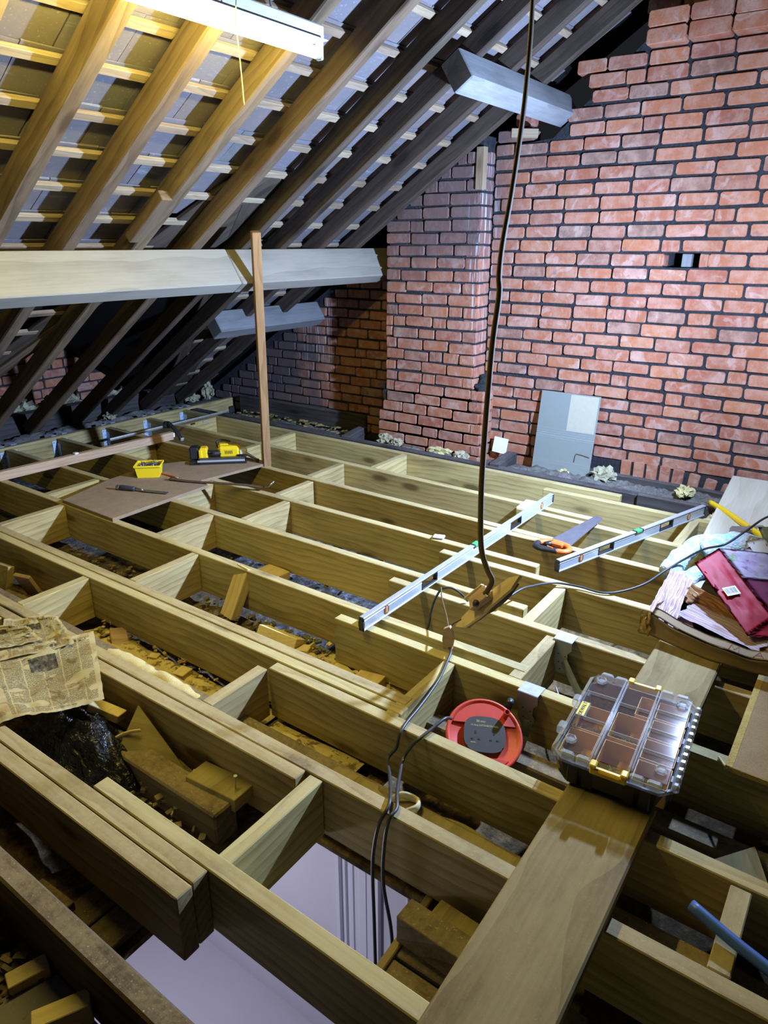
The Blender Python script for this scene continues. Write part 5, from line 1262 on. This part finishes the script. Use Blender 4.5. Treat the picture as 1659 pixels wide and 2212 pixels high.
# ---- sawdust and debris ---------------------------------------------------------------------------------
patch('sawdust', 1.25, 1.56, 1.60, 2.74, -.232, .045, 'sawdust', 20, 70, 21, 'yellow sawdust lying in the bay behind the newspaper', 'sawdust', edge=.2)
patch('sawdust', 1.295, 1.40, 1.63, 2.5, -.130, .030, 'sawdust_clean', 10, 40, 22, 'yellow sawdust ridge on the old joist', 'sawdust', edge=.35)
patch('sawdust', 1.655, 2.01, 1.10, 2.1, -.232, .045, 'sawdust', 20, 50, 23, 'yellow sawdust in the bay beside the triple beam', 'sawdust', edge=.3)
patch('sawdust', 1.25, 1.50, 1.15, 1.56, -.20, .09, 'sawdust', 20, 30, 24, 'yellow sawdust heap in the corner by the double beam', 'sawdust', edge=.4)
patch('sawdust', 1.31, 1.385, .30, 1.3, -.127, .010, 'plank', 8, 60, 25, 'dusty crust on the old joist running to the plank', 'sawdust', edge=.2)
patch('sawdust', 2.10, 2.42, 1.75, 2.4, -.245, .02, 'sawdust', 14, 30, 26, 'thin sawdust under the flat pale offcut', 'sawdust', edge=.4)
patch('wood_chips', .88, 1.02, 1.62, 2.0, -.235, .05, 'sawdust', 16, 30, 27, 'wood shavings beside the old broken joist', 'shavings', edge=.4, freq=30)
q = random.Random(31)
def chips(name, x0, x1, y0, y1, z, n, mat, label, s=(.01, .035)):
    bm = new_bm()
    for i in range(n):
        l = q.uniform(*s); box(bm, l, l * q.uniform(.3, .8), q.uniform(.002, .012), (q.uniform(x0, x1), q.uniform(y0, y1), z + q.uniform(0, .022)), (Matrix.Rotation(q.uniform(0, 3.1), 3, 'Z') @ Matrix.Rotation(q.uniform(-.5, .5), 3, 'X')))
    return tag(obj(name, bm, mat), label, 'debris', kind='stuff')
chips('debris', 1.68, 2.0, 1.5, 2.5, -.235, 170, 'timber_old', 'broken lath bits in the bay left of the triple beam')
chips('debris', 1.68, 2.0, 2.6, 3.6, -.235, 170, 'timber_old', 'broken lath bits in the bay below the hardboard')
chips('plaster_debris', 1.70, 2.0, 1.7, 2.5, -.230, 110, 'rubble', 'grey plaster bits around the upright offcut', (.015, .05))
chips('debris', 1.28, 1.55, 2.35, 2.72, -.225, 60, 'plank', 'broken lath bits at the left of the sawdust bay', (.01, .04))
chips('debris', 1.26, 1.56, 1.62, 2.7, -.215, 130, 'fresh', 'pale chips scattered over the sawdust bay', (.006, .022))
chips('debris', 1.66, 2.0, 1.15, 2.1, -.21, 110, 'fresh', 'pale chips scattered beside the triple beam', (.006, .022))
chips('debris', .87, 1.12, 1.45, 1.95, -.20, 130, 'plank', 'wood chips around the triangular offcut', (.008, .03))
off('rough_wood_chunk', (1.072, 1.93, -.075), (.05, .12, .03), (12, 10, 20), 'rough yellow wood chunk lying on the black plastic', 'fresh')
cable('splinter', [(.985, 2.12, -.03), (1.0, 2.05, -.02), (1.03, 1.96, -.03)], .005, 'fresh', 'thin splinter lying across the black plastic', 'splinter', flat=.003)
chips('debris', .86, 1.12, 1.35, 2.1, -.225, 160, 'timber_old', 'dark chips around the old broken joist')
chips('debris', .0, .48, .9, 2.0, -.225, 260, 'timber_old', 'dark chips on the dirt at lower left')
chips('debris', 2.1, 3.1, 2.0, 4.2, -.235, 240, 'rubble', 'grey scraps on the floor under the middle bays', (.01, .04))
chips('debris', 4.40, 4.62, 3.6, 4.9, -.085, 90, 'plank', 'twigs in the recess tray', (.02, .05))

# ---- black plastic sheet and newspaper ----------------------------------------------------------------------
BP = NT('black_polythene'); v_, r_, tc_ = BP.coords(); nz_ = BP.n('ShaderNodeSeparateXYZ', Vector=BP.n('ShaderNodeNewGeometry').outputs['Normal']).outputs[2]
BP.bsdf(BP.mix(BP.math('MULTIPLY', BP.mrange(nz_, .6, .95), BP.math('MULTIPLY', BP.mrange(BP.noise(v_, 170, 3, .6), .55, .62), BP.mrange(BP.noise(v_, 8, 2), .5, .6))), (.012, .012, .013), (.62, .50, .22)), .28, BP.noise(v_, 26, 4, .6, 1.0), .9, .03, Specular_IOR_Level=.7); BP = BP.m
def heap(name, c, L, Wd, Hh, seed, mat, label, cat, rz=0.0, nu=46, nv=34):
    def fn(u, v):
        x, y = (u - .5), (v - .5); r2 = max(0, 1 - (2 * x) ** 2) * max(0, 1 - (2 * y) ** 2)
        q_ = Vector((u * 5, v * 4, seed)); ridge = 1 - abs(noise.noise(q_)) * 1.6
        w = 1 + .25 * noise.noise(Vector((u * 3, v * 3, seed + 5)))
        return Vector((x * L * w, y * Wd * w, Hh * r2 * (.55 + .45 * ridge) + .030 * (1 - abs(noise.noise(q_ * 2.2))) * min(1, r2 * 3)))
    bm = new_bm(); sheet(bm, nu, nv, fn, .0012); return tag(obj(name, bm, mat, loc=c, rot=(0, 0, rz), smooth=True), label, cat)
heap('black_plastic_sheet', (.975, 1.955, -.215), .28, .52, .165, 4, BP, 'crumpled black plastic sheet dusted with sawdust under the newspaper', 'plastic sheet')
def news_mat():
    tt = NT('old_newsprint'); uv = tt.n('ShaderNodeTexCoord').outputs['UV']; s_ = tt.n('ShaderNodeSeparateXYZ', Vector=uv)
    U, V = s_.outputs[0], s_.outputs[1]
    def band(x, n, lo): return tt.math('GREATER_THAN', tt.math('FRACT', tt.math('MULTIPLY', x, n)), lo)
    colg = band(U, 6.0, .07); line = tt.math('GREATER_THAN', tt.math('FRACT', tt.math('MULTIPLY', V, 62.0)), .42)
    word = tt.math('GREATER_THAN', tt.noise(tt.vmath('MULTIPLY', uv, (150, 62, 1)), 1.0, 2, .6), .43)
    blk = tt.math('GREATER_THAN', tt.noise(tt.vmath('MULTIPLY', uv, (3, 9, 1)), 1.0, 1, .5), .40)
    ink = tt.math('MULTIPLY', tt.math('MULTIPLY', colg, line), tt.math('MULTIPLY', word, blk))
    mar = tt.math('MULTIPLY', tt.math('MULTIPLY', tt.math('GREATER_THAN', U, .04), tt.math('LESS_THAN', U, .95)), tt.math('MULTIPLY', tt.math('GREATER_THAN', V, .04), tt.math('LESS_THAN', V, .95)))
    ink = tt.math('MULTIPLY', ink, mar)
    def rect(u0, u1, v0, v1): return tt.math('MULTIPLY', tt.math('MULTIPLY', tt.math('GREATER_THAN', U, u0), tt.math('LESS_THAN', U, u1)), tt.math('MULTIPLY', tt.math('GREATER_THAN', V, v0), tt.math('LESS_THAN', V, v1)))
    st = tt.noise(uv, 2.6, 4, .6, .8)
    paper = tt.ramp(st, [(.35, (.72, .56, .26)), (.5, (.86, .76, .46)), (.7, (.90, .84, .60))])
    stain = tt.mrange(tt.noise(tt.vmath('ADD', uv, (4, 2, 0)), 4.5, 3, .5, 1.5), .56, .66)
    paper = tt.mix(tt.math('MULTIPLY', stain, .65), paper, (.40, .23, .055))
    c = tt.mix(tt.math('MULTIPLY', ink, .80), paper, (.10, .075, .04))
    head = tt.math('MULTIPLY', rect(.60, .92, .90, .935), tt.math('GREATER_THAN', tt.noise(tt.vmath('MULTIPLY', uv, (40, 8, 1)), 1.0, 1), .42))
    c = tt.mix(tt.math('MULTIPLY', head, .85), c, (.08, .06, .03))
    for (a, b, d, e) in ((.40, .64, .64, .82), (.0, .13, .02, .5)):
        pic = tt.ramp(tt.noise(tt.vmath('MULTIPLY', uv, (26, 16, 1)), 1.0, 4, .6), [(.36, (.04, .035, .03)), (.52, (.18, .15, .10)), (.68, (.48, .40, .26))]) if a > .1 else paper
        c = tt.mix(rect(a, b, d, e), c, pic)
    dust = tt.math('MULTIPLY', tt.mrange(tt.noise(uv, 110, 4, .7), .54, .66), tt.mrange(st, .45, .6)); c = tt.mix(tt.math('MULTIPLY', dust, .6), c, (.80, .66, .28))
    tt.bsdf(c, .85, tt.noise(uv, 8, 4), .2, .003); return tt.m
NM = news_mat()
def paper_sheet(name, c00, c10, c01, c11, amp, seed, label, sag=0.0):
    c00, c10, c01, c11 = map(Vector, (c00, c10, c01, c11))
    def fn(u, v):
        p = (c00 * (1 - u) + c10 * u) * (1 - v) + (c01 * (1 - u) + c11 * u) * v
        e = .007 * noise.noise(Vector((u * 14, v * 14, seed)))
        return p + Vector((e, e, amp * noise.noise(Vector((u * 2.6, v * 3.2, seed))) + amp * .5 * math.sin(u * 7 + v * 2) * .6 - sag * math.sin(u * math.pi) * math.sin(v * math.pi)))
    bm = new_bm(); sheet(bm, 36, 30, fn, .0006); return tag(obj(name, bm, NM, smooth=True), label, 'newspaper', 'old newspaper pages')
paper_sheet('newspaper', (.775, 2.035, .012), (1.035, 1.868, .020), (.895, 2.43, .030), (1.245, 2.240, .048), .014, 3, 'large yellowed newspaper page draped between the joists at left, dusted with sawdust', .012)
paper_sheet('newspaper', (.94, 2.36, .030), (1.150, 2.215, .050), (1.10, 2.62, .040), (1.215, 2.43, .066), .010, 8, 'smaller newspaper piece with a torn corner sticking up behind the large page')
paper_sheet('newspaper', (.86, 2.50, .040), (1.095, 2.33, .052), (1.00, 2.70, .034), (1.105, 2.46, .062), .010, 12, 'folded newspaper piece at the left edge behind the large page')
